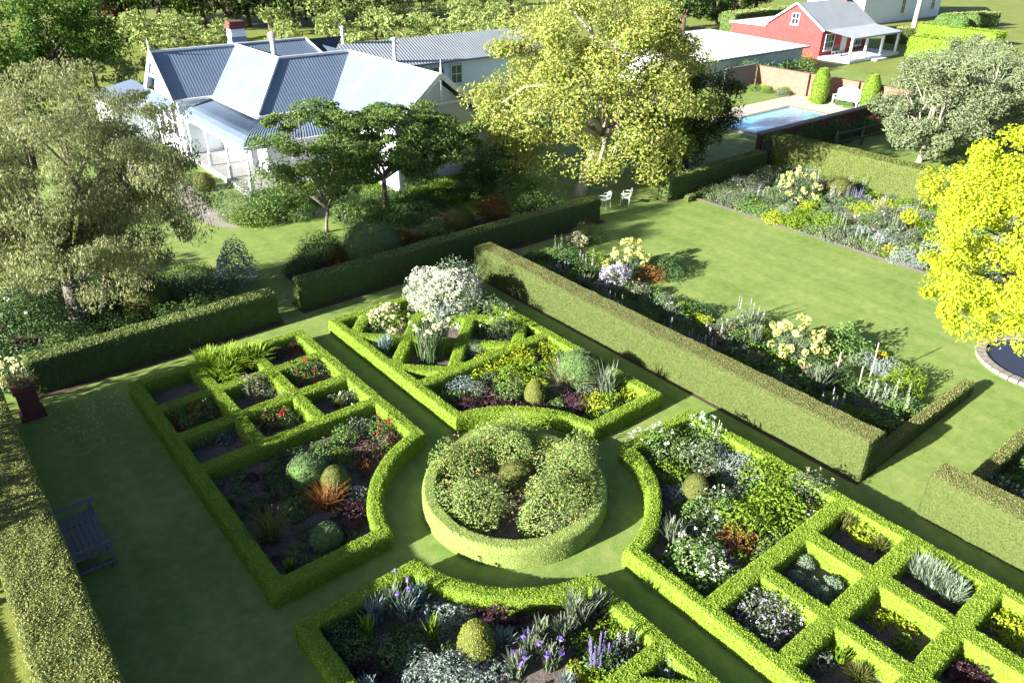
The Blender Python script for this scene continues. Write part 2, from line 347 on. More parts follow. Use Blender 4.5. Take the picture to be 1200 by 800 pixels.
# cut the soil where the circular path runs: a ring sheet of lawn laid over it
def disc(r0, r1, z, n=96, c=(0, 0)):
    a = np.linspace(0, 2*PI, n, endpoint=False); V = [np.stack([c[0]+r*np.cos(a), c[1]+r*np.sin(a), np.full(n, z)], 1) for r in (r0, r1)]
    F = np.array([(i, n+i, n+(i+1) % n, (i+1) % n) for i in range(n)]); return (np.concatenate(V), F)
obj('ring_bed_soil', [disc(.01, 1.95, .08)], M['soil'], kind='structure')
sheet('border_soil', 7.6, 11.0, -4.45, 10.5, .05, M['mulch'], 40, 120, .02)
sheet('far_border_soil', 20.45, 28.2, -6, 11.6, .05, M['mulch'], 60, 120, .02)
sheet('corner_border_soil', 7.6, 11.2, -14, -6.6, .05, M['mulch'], 40, 60, .02)
sheet('hedge_base_strip', -7.7, -.4, 11.42, 12.4, .008, M['mulch'])
sheet('hedge_base_strip', .4, 14.9, 11.72, 12.8, .008, M['mulch'])
sheet('hedge_base_strip', 6.75, 7.7, -4.7, 10.9, .009, M['mulch'])
sheet('hedge_base_strip', 19.0, 27.2, 11.7, 12.7, .008, M['mulch'])
sheet('shrubbery_soil', -9.5, -1.6, 12.4, 17.6, .006, M['mulch'], 20, 20)
sheet('shrubbery_soil', 1.2, 15.0, 12.8, 15.4, .006, M['mulch'], 20, 20)
sheet('shrubbery_soil', 5.6, 15.8, 17.7, 20.8, .006, M['mulch'], 20, 20)
def strip(name, pts, wd, z, mat, kind='structure'):
    p = np.array(pts, float); T = np.gradient(p, axis=0); T /= np.linalg.norm(T, axis=1)[:, None]; N = np.stack([-T[:, 1], T[:, 0]], 1)
    V = np.concatenate([np.c_[p+N*wd/2, np.full(len(p), z)], np.c_[p-N*wd/2, np.full(len(p), z)]]); n = len(p)
    return obj(name, [(V, np.array([(i, n+i, n+i+1, i+1) for i in range(n-1)]))], mat, kind=kind)
def smooth_path(pts, n=40):
    p = np.array(pts, float); t = np.linspace(0, len(p)-1, n); i = np.clip(t.astype(int), 0, len(p)-2); f = (t-i)[:, None]
    g = lambda k: p[np.clip(k, 0, len(p)-1)]
    a, b, c, d = g(i-1), g(i), g(i+1), g(i+2)
    return .5*(2*b+(c-a)*f+(2*a-5*b+4*c-d)*f*f+(-a+3*b-3*c+d)*f**3)
strip('gravel_path', smooth_path([(1.2, 34), (1.6, 29), (1.3, 24.5), (1.7, 21.8), (3.4, 20.9), (6.5, 20.6)]), 1.15, .012, M['gravel'])
strip('gravel_path', smooth_path([(7.2, 15.6), (9.2, 16.6), (10.7, 17.6), (11.4, 19.2)]), .75, .012, M['gravel'])
strip('border_edging', smooth_path([(20.45, 11.2), (20.45, 5), (20.4, -6)]), .28, .085, M['stone'])
# ------------------------------------------------------------------ parterre hedges
def cut(f, r=3.0): return lambda x, y: np.maximum(f(x, y), r-np.hypot(x, y))
def frame(o, wd): return lambda x, y: np.maximum(o(x, y), -(o(x, y)+wd))
def union(*fs): return lambda x, y: np.minimum.reduce([f(x, y) for f in fs])
def inter(a, b): return lambda x, y: np.maximum(a(x, y), b(x, y))
def lattice(cx, cy, reg, hw=.27, k=(-3.6, -1.2, 1.2, 3.6)):
    def f(x, y):
        s = (x-cx)+(y-cy); d = (y-cy)-(x-cx); m = np.full_like(np.asarray(s, float), 9.)
        for q in k: m = np.minimum(m, np.minimum(np.abs(s-q)-hw, np.abs(d-q)-hw))
        return np.maximum(m*.707, reg(x, y))
    return f
HW = .335
oL = cut(sbox(-5.65, -.46, .45, 10.06)); oT = cut(sbox(.46, 5.65, .45, 10.06)); oR = cut(sbox(.46, 5.65, -10.06, -.45)); oB = cut(sbox(-5.65, -.46, -10.06, -.45))
hm = [H_BODY, H_LEAF]
DN, LS = 2000, .038
hedge('box_hedge', union(frame(oL, HW), sbox(-4.03, -3.68, 5.1, 10), sbox(-2.42, -2.05, 5.1, 10), sbox(-5.5, -.6, 4.95, 5.29), sbox(-5.5, -.6, 6.47, 6.87), sbox(-5.5, -.6, 8.05, 8.43)),
      (-5.7, -.4, .4, 10.1), .43, .062, DN, LS, hm, 'lime green box hedge with nine square pockets, half in shade left of the round bed')
hedge('box_hedge', union(frame(oT, HW), sbox(.6, 5.5, 4.86, 5.22), lattice(3.05, 7.47, sbox(.6, 5.5, 5.0, 10.0))),
      (.4, 5.7, .4, 10.1), .43, .062, DN, LS, hm, 'lime green box hedge with diagonal lattice pockets behind the round bed')
hedge('box_hedge', union(frame(oR, HW), sbox(2.03, 2.45, -10, -5), sbox(3.65, 4.1, -10, -5), sbox(.6, 5.5, -5.2, -4.82), sbox(.6, 5.5, -6.81, -6.42), sbox(.6, 5.5, -8.4, -8.03)),
      (.4, 5.7, -10.1, -.4), .46, .062, DN, LS, hm, 'lime green box hedge right of the round bed with sunlit square pockets below')
hedge('box_hedge', union(frame(oB, HW), sbox(-5.5, -.6, -5.22, -4.86), lattice(-3.05, -7.47, sbox(-5.5, -.6, -10, -5.0))),
      (-5.7, -.4, -8.5, -.4), .43, .062, DN, LS, hm, 'low lime green box hedge round the iris bed nearest the camera at the bottom')
R_BODY = surf('ring_hedge_inner', [(.16, .23, .05), (.24, .31, .08)], 18, .8, .01, 80)
hedge('ring_hedge', lambda x, y: np.abs(np.hypot(x, y)-1.945)-.165, (-2.2, 2.2, -2.2, 2.2), .53, .055, 5000, .022, [R_BODY, R_LEAF], 'smooth clipped circular hedge around the central rose bushes', amp=.008, jit=.5)
# tall hedges
TT_LEAF = leaf('tall_hedge_brown_lit_top', [(.155, .175, .055), (.21, .215, .075), (.27, .245, .105)], .6, .12)  # brownish shoots, with sunlight on the hedge top painted into the paler colour
YT_LEAF = leaf('yew_hedge_lit_top', [(.12, .17, .05), (.20, .26, .07), (.30, .35, .11)], .6, .15)  # top leaves coloured lighter than the sides to imitate sun on them
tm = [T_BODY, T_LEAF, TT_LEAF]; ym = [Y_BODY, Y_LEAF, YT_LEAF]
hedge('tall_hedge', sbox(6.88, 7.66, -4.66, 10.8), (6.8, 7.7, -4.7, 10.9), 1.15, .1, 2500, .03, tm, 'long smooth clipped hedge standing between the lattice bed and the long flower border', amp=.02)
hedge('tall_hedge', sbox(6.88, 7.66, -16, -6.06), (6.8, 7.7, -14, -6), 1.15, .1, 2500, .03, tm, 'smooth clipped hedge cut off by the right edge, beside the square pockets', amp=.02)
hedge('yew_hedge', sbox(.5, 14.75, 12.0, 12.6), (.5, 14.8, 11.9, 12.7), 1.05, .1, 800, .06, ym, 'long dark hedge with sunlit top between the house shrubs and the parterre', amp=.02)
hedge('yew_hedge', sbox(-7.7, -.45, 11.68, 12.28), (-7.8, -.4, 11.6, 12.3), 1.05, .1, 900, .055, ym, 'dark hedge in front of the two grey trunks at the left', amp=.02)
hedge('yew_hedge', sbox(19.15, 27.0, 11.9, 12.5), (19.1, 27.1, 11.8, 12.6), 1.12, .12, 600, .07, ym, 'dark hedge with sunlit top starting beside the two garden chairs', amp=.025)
hedge('broad_hedge', sbox(-9.5, -8.47, -6, 10.6), (-9.6, -8.4, -1.6, 10.7), 2.0, .1, 2500, .036, [T_BODY, leaf('broad_hedge_leaf', [(.15, .18, .04), (.25, .28, .07), (.36, .37, .13)], .6, .12)], 'broad flat-topped hedge running up the left edge behind the bench', amp=.03)
hedge('low_hedge', sbox(7.66, 13.08, -4.66, -4.36), (7.6, 13.1, -4.7, -4.3), .45, .07, 1100, .045, tm, 'low clipped hedge closing the lower end of the long border', amp=.01)
hedge('low_hedge', sbox(7.66, 13.0, -6.68, -6.36), (7.6, 13.1, -6.7, -6.3), .45, .07, 1000, .045, tm, 'low clipped hedge at the right edge behind the cut-off tall hedge', amp=.01)
hedge('low_hedge', sbox(19.9, 26.8, 11.2, 11.5), (19.8, 26.9, 11.1, 11.6), .3, .08, 700, .05, tm, 'very low hedge edging the far end of the far flower border', amp=.01)
hedge('tall_hedge', sbox(27.9, 28.9, -8, 12.9), (27.8, 29, -8, 13), 1.75, .14, 520, .075, [T_BODY, leaf('far_hedge_leaf', [(.075, .10, .022), (.12, .15, .03), (.16, .18, .05)], .6, .12)], 'broad sunlit hedge behind the far flower border', amp=.03)
hedge('low_hedge', sbox(-12.6, -11.9, -6, 4.5), (-12.6, -11.9, -3, 4.5), .7, .1, 700, .05, hm, 'lower light green hedge at the left edge beyond the broad hedge')
# ------------------------------------------------------------------ trees
def crown_pts(C, R, nclump, nleaf, clump=.2, shell=.45, zmin=-.75, flat=.8, seed=None):
    """clump centres through an uneven ellipsoid, leaves through every clump"""
    C = np.array(C, float); R = np.array(R, float)
    d = sphere_dirs(nclump, zmin); lob = sphere_dirs(9); bump = np.exp(3*(d@lob.T-1)).max(1)
    rad = (.74+.26*bump)*RNG.uniform(shell, 1, nclump)**.5
    cc = d*rad[:, None]
    ci = RNG.integers(0, nclump, nleaf); q = RNG.normal(size=(nleaf, 3)); q = unit(q)*RNG.random((nleaf, 1))**.4
    sz = (clump*RNG.uniform(.6, 1.35, nclump))[ci][:, None]
    p = (cc[ci]+q*sz*np.array([1, 1, flat]))*R+C
    nr = unit(q*.7+cc[ci]*.5+np.array([0, 0, .35]))
    return p, nr, cc*R+C
def curve(a, b, sag, n=5):
    a, b = np.array(a, float), np.array(b, float); t = np.linspace(0, 1, n)[:, None]
    side = RNG.normal(size=3)*.08*np.linalg.norm(b-a)
    return a+(b-a)*t+np.array([0, 0, sag])*np.sin(t*PI)+side*np.sin(t*PI)
def limbs(fork, ends, r0, m=0, n=6):
    out = []
    for e in ends:
        L = np.linalg.norm(np.array(e)-fork); out.append(tube(curve(fork, e, .08*L), np.linspace(r0*.6, r0*.1, 5), n, m))
    return out
def tree(name, base, C, R, label, lm, bark, nleaf, lsize, trunk_r=.2, fork=None, nclump=90, clump=.2, shell=.4, asp=.5, cat='tree', group=None, zmin=-.75, droop=0, jit=.7, nlimb=16, flat=.8, extra=None):
    base = np.array([base[0], base[1], 0.0]); C = np.array(C, float); t = empty(name, base, 0, label, cat, group)
    fork = np.array(fork if fork is not None else [base[0]*.6+C[0]*.4, base[1]*.6+C[1]*.4, C[2]-.55*R[2]], float)
    p, nr, cc = crown_pts(C-base, R, nclump, nleaf, clump, shell, zmin, flat)
    f = fork-base; tr = [tube(np.array([[0, 0, -.15], [0, 0, .12], [f[0]*.3, f[1]*.3, f[2]*.45], f]), [trunk_r*1.5, trunk_r*1.12, trunk_r*.95, trunk_r*.8], 9)]
    ends = cc[RNG.choice(len(cc), min(nlimb, len(cc)), replace=False)]
    tr += limbs(f, ends, trunk_r*(.7 if droop else 1))
    for e in ends[:nlimb//2]:
        near = cc[np.argsort(((cc-e)**2).sum(1))[1:4]]; tr += [tube(curve(e*.6+f*.4, q, .05), np.linspace(trunk_r*.22, trunk_r*.06, 5), 5) for q in near]
    obj('trunk', tr, bark, t, smooth=True)
    ch = [leaves(p, nr, lsize, asp, jit, 0, tdir=(0, 0, -1) if droop else None, tw=droop)]
    if extra: ch.append(extra(p, nr))
    obj('crown', ch, lm if isinstance(lm, (list, tuple)) else [lm], t)
    return t
# the big spreading tree in the middle
b = gp(680, 228)[:2]
L_wal = leaf('big_tree_leaf', [(.11, .20, .028), (.24, .31, .055), (.38, .39, .10), (.42, .35, .18)], .5, .4)
tree('spreading_tree', b, at(698, 94, (b[0]+1.0, b[1]+1.3)), (6.3, 6.3, 4.8), 'huge spreading tree with mixed yellow and bronze spring leaves and leaning pale trunk', L_wal, M['palebark'], 70000, .165, .30, fork=at(706, 160, b), nclump=150, clump=.17, shell=.25, nlimb=22, zmin=-.85)
# dark shrub tree to its right
b = (22.5, 13.6)
tree('leafy_tree', b, (23.8, 15.0, 2.9), (3.4, 2.5, 2.9), 'dense dark green tree right of the huge spreading tree behind the dark hedge', leaf('holm_leaf', [(.03, .05, .01), (.06, .09, .015), (.11, .14, .03)]), M['darkbark'], 20000, .15, .2, nclump=80, clump=.24, shell=.4, zmin=-.95)
b = (20.3, 12.95)
tree('leafy_tree', b, (20.2, 13.6, 2.5), (1.9, 1.6, 2.5), 'bright green leafy tree standing at the hedge end right of the garden chairs', leaf('lime_tree_leaf', [(.09, .15, .012), (.16, .23, .02), (.25, .30, .04)], .5, .3), M['darkbark'], 11000, .14, .14, nclump=40, clump=.26, shell=.4, zmin=-.95)
# silvery weeping tree at the left with two trunks
L_wil = leaf('weeping_leaf', [(.14, .18, .06), (.25, .29, .11), (.35, .37, .18), (.38, .35, .26)], .6, .4)
b = gp(95, 383)[:2]
tree('weeping_tree', b, at(58, 222, b), (4.7, 4.4, 3.8), 'large feathery grey green weeping tree with stout grey trunk at the left', L_wil, M['bark'], 98000, .12, .27, fork=at(78, 318, b), nclump=300, clump=.125, shell=.2, asp=.3, droop=.75, nlimb=20, zmin=-.95)
b = gp(125, 370)[:2]
tree('weeping_tree', b, at(150, 228, b), (2.0, 2.0, 2.4), 'smaller weeping tree with a thin leaning trunk beside the stout grey trunk', L_wil, M['bark'], 15000, .14, .15, fork=at(131, 300, b), nclump=60, clump=.16, shell=.25, asp=.3, droop=.75, nlimb=12, zmin=-.8)
# dark green small tree in front of the house and a thin one beside it
L_app = leaf('cherry_leaf', [(.07, .125, .03), (.125, .20, .045), (.21, .29, .075)], .5, .4)
b = gp(452, 250)[:2]
tree('cherry_tree', b, at(468, 172, b), (3.7, 3.5, 2.1), 'broad flat-crowned dark green tree before the red door of the villa', L_app, M['bark'], 26000, .15, .12, fork=at(450, 210, b), nclump=90, clump=.19, shell=.25, nlimb=16, zmin=-.75, flat=.6)
b = gp(383, 272)[:2]
tree('cherry_tree', b, at(382, 186, b), (3.0, 2.9, 2.5), 'airy dark green tree with thin forked stems before the verandah corner', L_app, M['bark'], 17000, .15, .07, fork=at(384, 245, b), nclump=80, clump=.19, shell=.25, nlimb=14, zmin=-.85, flat=.6)
# golden tree at the right edge
b = (16.4, -6.9)
L_rob = leaf('golden_leaf', [(.24, .34, .012), (.40, .47, .022), (.56, .59, .065)], .5, .4)
cR = at(1217, 290, b)
tree('golden_tree', b, cR, (3.6, 3.6, 3.5), 'brilliant golden yellow tree leaning in from the right edge above the pond', L_rob, M['darkbark'], 66000, .115, .13, nclump=360, clump=.10, shell=.3, nlimb=14, zmin=-.9)
# olives
L_oli = leaf('olive_leaf', [(.10, .145, .06), (.17, .215, .105), (.26, .30, .17)], .5, .2)
for bp, cp, R, lab, n in (((1077, 190), (1095, 125), (3.4, 3.4, 2.3), 'grey green olive tree with a pale forked trunk in the paddock', 12000), ((1150, 170), (1165, 112), (3.7, 3.7, 2.3), 'grey green olive tree behind the golden tree, second from the left of the olives', 11000),
                          ((1215, 150), (1205, 95), (3.9, 3.9, 2.4), 'grey green olive tree cut off by the right edge of the picture', 10000), ((1130, 120), (1140, 82), (4.0, 4.0, 2.3), 'grey green olive tree farthest back below the yellow hedges', 9000)):
    b = gp(*bp)[:2]; R = (R[0], R[1], R[2]*1.3); tree('olive_tree', b, at(cp[0], cp[1]+8, b), R, lab, L_oli, M['palebark'], int(n*2.2), .20, .14, nclump=70, clump=.22, shell=.3, asp=.35, group='olive trees in the paddock', zmin=-.85)
# big green trees top left
L_top = leaf('maple_leaf', [(.035, .085, .008), (.06, .13, .012), (.12, .20, .02)], .5, .3)
for b, C, R, lab, n in ((gp(50, 118)[:2], None, (5.2, 5.2, 4.0), 'large deep green tree in the top left corner above the weeping tree', 18000), (gp(-60, 150)[:2], None, (4.4, 4.4, 3.6), 'deep green tree at the left edge behind the weeping tree', 9000)):
    c = at(55, 52, b) if n > 10000 else at(-35, 90, b)
    tree('round_tree', b, c, R, lab, L_top, M['darkbark'], n, .26, .25, nclump=90, clump=.2, shell=.3)
# orchard in rows beyond the house
L_orc = leaf('orchard_leaf', [(.15, .22, .05), (.25, .32, .09), (.36, .41, .16)], .55, .35)
orch = []
for k in range(5):
    R = np.array([1.8, 1.8, 1.15])*RNG.uniform(.85, 1.15); p, nr, cc = crown_pts((0, 0, 2.0), R, 26, 520, .3, .3, -.6)
    tr = [tube([[0, 0, -.1], [0, 0, .5], [.05, 0, 1.0]], [.14, .11, .09], 6)]+limbs(np.array([.05, 0, 1.0]), cc[:8], .09, n=5)
    orch.append((mk_mesh('orchard_trunk', tr, M['darkbark'], True), mk_mesh('orchard_crown', [leaves(p, nr, .34, .55, .8)], L_orc)))
def gpin(P):
    d = np.array([P[0], P[1], P[2] if len(P) > 2 else 0.])-CAM; z = d@FW
    return (600+F_PX*(d@RT)/z, 400-F_PX*(d@UP)/z) if z > .1 else (-9e3, -9e3)
no = 0
for i in range(26):
    for j in range(22):
        x, y = -6+i*5.4+RNG.normal()*.35+(j % 2)*1.2, 44+j*6.2+RNG.normal()*.4
        px, py = gpin((x, y, 1.5))
        if not (95 < px < 600 and -25 < py < 100) or (10 < x < 34 and y < 47): continue
        if py < 20 and px < 400: continue
        if RNG.random() < .08: continue
        tm_, cm = orch[RNG.integers(5)]; t = empty('orchard_tree', (x, y, 0), RNG.uniform(0, 6.28), 'pale green fruit tree in the grassy orchard rows beyond the villa', 'fruit tree', 'fruit trees in the orchard')
        s = RNG.uniform(.8, 1.2); t.scale = (s, s, s*RNG.uniform(.85, 1.1)); no += 1
        for nm, me in (('trunk', tm_), ('crown', cm)):
            o = bpy.data.objects.new(nm, me); COL.objects.link(o); o.parent = t
# dark shelter trees along the top
L_sh = [leaf('shelter_leaf_a', [(.02, .045, .01), (.04, .08, .015), (.08, .13, .02)]), leaf('shelter_leaf_b', [(.05, .10, .01), (.09, .16, .015), (.15, .22, .03)]), leaf('shelter_leaf_c', [(.025, .03, .012), (.04, .05, .02), (.07, .08, .03)]), leaf('shelter_leaf_red', [(.12, .02, .03), (.2, .04, .06), (.28, .08, .1)])]
SHL = ['dark green shelter tree in the belt along the top edge', 'fresh green shelter tree in the belt along the top edge', 'blackish green shelter tree in the belt along the top edge']
for k, (px, py, ci, R) in enumerate([(95, 18, 0, 4), (118, 6, 2, 4), (140, 12, 3, 2.2), (165, 10, 0, 4), (190, 16, 0, 4.2), (212, 8, 1, 4), (240, 12, 1, 4.2), (268, 14, 2, 3.5), (292, 12, 0, 4.5), (318, 16, 0, 4.2), (345, 12, 2, 4.2), (372, 6, 0, 4.5), (400, 0, 0, 4.5), (60, -8, 0, 5), (20, -6, 1, 5)]):
    b = gp(px, py+20)[:2]; s = R*1.2
    lab = 'crimson leaved tree among the dark shelter trees above the weeping tree' if ci == 3 else SHL[ci]
    tree('shelter_tree', b, (b[0], b[1], s*1.15), (s, s, s*1.05), lab, L_sh[ci], M['darkbark'], 2600, .55, .3, nclump=40, clump=.28, shell=.4, zmin=-.95, nlimb=8, group=None if ci == 3 else 'shelter trees, kind %s' % 'abc'[ci])
for k, (px, py, R, ci) in enumerate([(838, 16, 3.0, 0), (860, 8, 3.0, 0), (815, 5, 3.2, 2), (885, 2, 3, 0), (800, 24, 2.6, 0)]):
    b = gp(px, py+12)[:2]; tree('conifer_tree', b, (b[0], b[1], R*1.2), (R, R, R*1.2), 'dark shelter tree behind the white shed roof at the top', L_sh[ci], M['darkbark'], 2600, .5, .3, nclump=40, clump=.28, shell=.4, zmin=-.95, nlimb=8, group='dark trees behind the white shed')
# trees just outside the picture on the left: their shade falls on the broad hedge
tree('round_tree', (-12.5, 19.0), (-12.5, 19.0, 2.4), (2.4, 2.4, 1.7), 'low leafy tree at the far left beyond the weeping trees', L_top, M['darkbark'], 5000, .24, .16, nclump=60, clump=.22, shell=.3, nlimb=10)
for k, (x, y, s) in enumerate(((-12.6, 7.0, 1.9), (-12.8, 10.4, 2.0), (-12.9, 4.4, 1.6))):
    tree('small_tree', (x, y), (x, y, 2.2), (s, s, 1.65), 'small leafy tree outside the left edge beyond the broad hedge', L_top, M['darkbark'], 2600, .2, .1, nclump=36, clump=.24, shell=.3, nlimb=8, group='small trees outside the left edge')
# ------------------------------------------------------------------ the villa
def wall_panel(pts, d=(0, 0, 1), pitch=.19, dep=.018): return ribbed(pts, d, pitch, dep, 0, True)
def rect_wall(x0, y0, x1, y1, z0, z1): return [(x0, y0, z0), (x1, y1, z0), (x1, y1, z1), (x0, y0, z1)]
def window(parent, p, along, wd, hg, out, panes=2, name='window', sill=True):
    """sash window: frame with glazing bars, panes and sill; p = middle of the bottom edge, on the wall"""
    p = np.array(p, float); a = np.array(along, float); o = np.array(out, float); u = np.array([0, 0, 1.])
    def B(s0, s1, z0, z1, d0, d1):
        c = [p+a*s+u*z+o*d for d in (d0, d1) for s, z in ((s0, z0), (s1, z0), (s1, z1), (s0, z1))]
        return (np.array(c), np.array([(0, 1, 2, 3), (7, 6, 5, 4), (0, 4, 5, 1), (1, 5, 6, 2), (2, 6, 7, 3), (3, 7, 4, 0)]))
    h = wd/2; t = .07
    fr = [B(-h-t, -h, -t, hg+t, -.02, .07), B(h, h+t, -t, hg+t, -.02, .07), B(-h, h, hg, hg+t, -.02, .065), B(-h, h, -t, 0, -.02, .065), B(-h, h, hg*.5-.025, hg*.5+.025, -.02, .05)]
    for k in range(1, panes): s = -h+wd*k/panes; fr.append(B(s-.02, s+.02, .001, hg-.001, -.02, .045))
    w = obj(name, fr, M['trim'], parent)
    for z0, z1 in ((.002, hg*.5-.026), (hg*.5+.026, hg-.002)): obj('pane', [B(-h+.002, h-.002, z0, z1, .005, .02)], M['glass'], w)
    if sill: obj('sill', [B(-h-.14, h+.14, -t-.07, -t-.004, -.02, .16)], M['trim'], w)
    return w
V = empty('villa', (8, 28, 0), 0, 'white weatherboard villa with blue grey corrugated iron roofs and a verandah', 'house')
def vp(name, ch, mat, par=None, **k):
    o = obj(name, ch, mat, par or V, **k)
    if not par: o.location = (-8, -28, 0)
    return o
EZ, RZ = 3.2, 5.3
vp('wall', [wall_panel(rect_wall(3.75, 36.6, 3.75, 32.75, 0, EZ)), wall_panel(rect_wall(3.75, 32.75, 5.8, 32.75, 0, EZ)), wall_panel(rect_wall(5.8, 32.75, 5.8, 26.7, 0, EZ)), wall_panel(rect_wall(5.8, 26.7, 9.7, 26.7, 0, EZ)),
            wall_panel(rect_wall(9.7, 26.7, 9.7, 20.6, 0, EZ)), wall_panel(rect_wall(9.7, 20.6, 14.4, 20.6, 0, EZ)), wall_panel(rect_wall(14.4, 20.6, 14.4, 36, 0, EZ)), wall_panel(rect_wall(14.4, 36.6, 3.75, 36.6, 0, EZ)),
            wall_panel([(9.7, 20.6, EZ), (14.4, 20.6, EZ), (12.05, 20.6, EZ+1.86)]), wall_panel([(3.75, 36.6, EZ), (3.75, 32.75, EZ), (3.75, 34.7, EZ+1.86)])], M['white'])
rp = .08; rd = .008
def roofpart(polys, mat=None, name='roof'): return vp(name, [ribbed(p, d, rp, rd) for p, d in polys], mat or M['iron'])
roofpart([([(3.4, 32.45, EZ), (5.5, 32.45, EZ), (8, 34.7, RZ), (3.4, 34.7, RZ)], (1, 0, 0)), ([(3.4, 34.7, RZ), (14.7, 34.7, RZ), (14.7, 37, EZ), (3.4, 37, EZ)], (1, 0, 0))])
roofpart([([(5.5, 32.45, EZ), (5.5, 26.4, EZ), (8, 28.95, RZ), (8, 34.7, RZ)], (0, 1, 0))])
roofpart([([(5.5, 26.4, EZ), (9.4, 26.4, EZ), (12.05, 28.95, RZ), (8, 28.95, RZ)], (1, 0, 0))])
roofpart([([(9.4, 26.4, EZ), (9.4, 20.25, EZ), (12.05, 20.25, RZ), (12.05, 28.95, RZ)], (0, 1, 0)), ([(14.7, 20.25, EZ), (14.7, 34.7, EZ), (12.05, 32.1, RZ), (12.05, 20.25, RZ)], (0, 1, 0)), ([(14.72, 37, EZ), (12.3, 34.72, RZ), (14.72, 32.2, EZ)], (0, 1, 0))])
roofpart([([(8, 34.7, RZ), (8, 32.0, 3.5), (13.4, 32.0, 3.5), (12.3, 34.7, RZ)], (1, 0, 0)), ([(8, 28.95, RZ), (12.05, 28.95, RZ), (12.05, 31.9, 3.4), (8, 31.9, 3.4)], (1, 0, 0))])
# ridge cappings, barge boards, gutters, finials
def caps(lst, r=.07): return [tube([a, b], r, 8) for a, b in lst]
Z = .05
vp('ridge_capping', caps([((3.4, 34.7, RZ+Z), (8, 34.7, RZ+Z)), ((8, 34.7, RZ+Z), (8, 28.95, RZ+Z)), ((8, 28.95, RZ+Z), (12.05, 28.95, RZ+Z)), ((12.05, 28.95, RZ+Z), (12.05, 20.2, RZ+Z)), ((5.5, 26.4, EZ+Z), (8, 28.95, RZ+Z)), ((8, 34.7, RZ+Z), (12.3, 34.7, RZ+Z)), ((12.3, 34.7, RZ+Z), (13.4, 32, 3.55))]), M['greywhite'])
vp('barge_board', [bar((9.36, 20.2, EZ-.02), (12.05, 20.2, RZ+.04), .06, .24), bar((14.74, 20.2, EZ-.02), (12.05, 20.2, RZ+.04), .06, .24)], M['trim'])
vp('barge_board', [bar((3.36, 32.4, EZ-.02), (3.36, 34.7, RZ+.04), .06, .24), bar((3.36, 37, EZ-.02), (3.36, 34.7, RZ+.04), .06, .24)], M['trim'])
vp('gable_truss', [bar((10.4, 20.22, 4.05), (13.7, 20.22, 4.05), .07, .12), bar((12.05, 20.22, 4.0), (12.05, 20.22, RZ-.1), .08, .08)], M['trim'])
vp('gable_truss', [bar((3.38, 33.3, 4.05), (3.38, 36.1, 4.05), .07, .12), bar((3.38, 34.7, 4.0), (3.38, 34.7, RZ-.1), .08, .08), bar((3.38, 34.0, 4.1), (3.38, 34.7, 4.7), .05, .06), bar((3.38, 35.4, 4.1), (3.38, 34.7, 4.7), .05, .06)], M['trim'])
for x, y in ((12.05, 20.2), (3.36, 34.7)): vp('finial', [lathe([(.05, RZ-.1), (.04, RZ+.25), (.06, RZ+.3), (.025, RZ+.38), (.015, RZ+.7), (0, RZ+.75)], 8, 0, (x, y, 0))], M['trim'])
vp('gutter', [bar((3.4, 32.4, EZ-.04), (5.5, 32.4, EZ-.04), .12, .12), bar((5.44, 32.4, EZ-.04), (5.44, 26.3, EZ-.04), .12, .12), bar((5.44, 26.34, EZ-.04), (9.4, 26.34, EZ-.04), .12, .12), bar((9.34, 26.3, EZ-.04), (9.34, 20.25, EZ-.04), .12, .12)], M['trim'])
for x, y in ((9.62, 20.5), (14.46, 20.5), (3.68, 32.66)): vp('downpipe', [tube([(x, y, 0), (x, y, EZ-.1)], .045, 8)], M['trim'])
# chimney: rendered stack with bands and a brick crown
cx, cy = 8.7, 36.1
ck = vp('chimney', [box(cx-.42, cx+.42, cy-.32, cy+.32, 4.2, 6.0), box(cx-.46, cx+.46, cy-.36, cy+.36, 5.2, 5.3), box(cx-.46, cx+.46, cy-.36, cy+.36, 5.6, 5.7)], M['trim'])
vp('chimney_crown', [box(cx-.5, cx+.5, cy-.4, cy+.4, 6.0, 6.25), box(cx-.45, cx+.45, cy-.35, cy+.35, 6.25, 6.4)], M['brickdark'], ck)
vp('chimney_band', [box(cx-.435, cx+.435, cy-.335, cy+.335, 5.32, 5.58)], M['iron'], ck)
fl = vp('flue', [lathe([(.13, 4.3), (.13, 5.9), (.16, 5.92), (.16, 6.05)], 12, 0, (8.75, 31.2, 0))], M['greywhite'])
vp('flue_cowl', [lathe([(.2, 6.08), (.2, 6.24), (.05, 6.34), (0, 6.34)], 12, 0, (8.75, 31.2, 0))], M['stakewood'], fl)
# verandah: bullnose iron on turned posts
def bull(o0, o1, n=9):
    t = np.linspace(0, 1, n); d = np.minimum(t*1.18, 1)*0+t; z = 3.02-.30*t-.32*np.clip((t-.62)/.38, 0, 1)**2.2
    return d, z
def verandah(a0, a1, b0, b1, along):
    """from wall line a0-a1 out to eave line b0-b1, ribs folded along the fall"""
    n = 60 if along > 5 else 40; d, z = bull(0, 1); a0, a1, b0, b1 = map(np.array, (a0, a1, b0, b1)); V_ = []
    for i in range(n*2+1):
        s = i/(n*2); A = a0+(a1-a0)*s; B = b0+(b1-b0)*s
        for k in range(len(d)): p = A+(B-A)*d[k]; V_.append((p[0], p[1], z[k]+(.012 if i % 2 else -.012)))
    m_ = len(d); F = [(i*m_+k, (i+1)*m_+k, (i+1)*m_+k+1, i*m_+k+1) for i in range(n*2) for k in range(m_-1)]
    return (np.array(V_), np.array(F))
vp('verandah_roof', [verandah((5.78, 32.7), (5.78, 26.68), (3.75, 32.7), (3.75, 24.3), 8), verandah((5.78, 26.68), (9.68, 26.68), (3.75, 24.3), (9.68, 24.3), 5)], M['iron'])
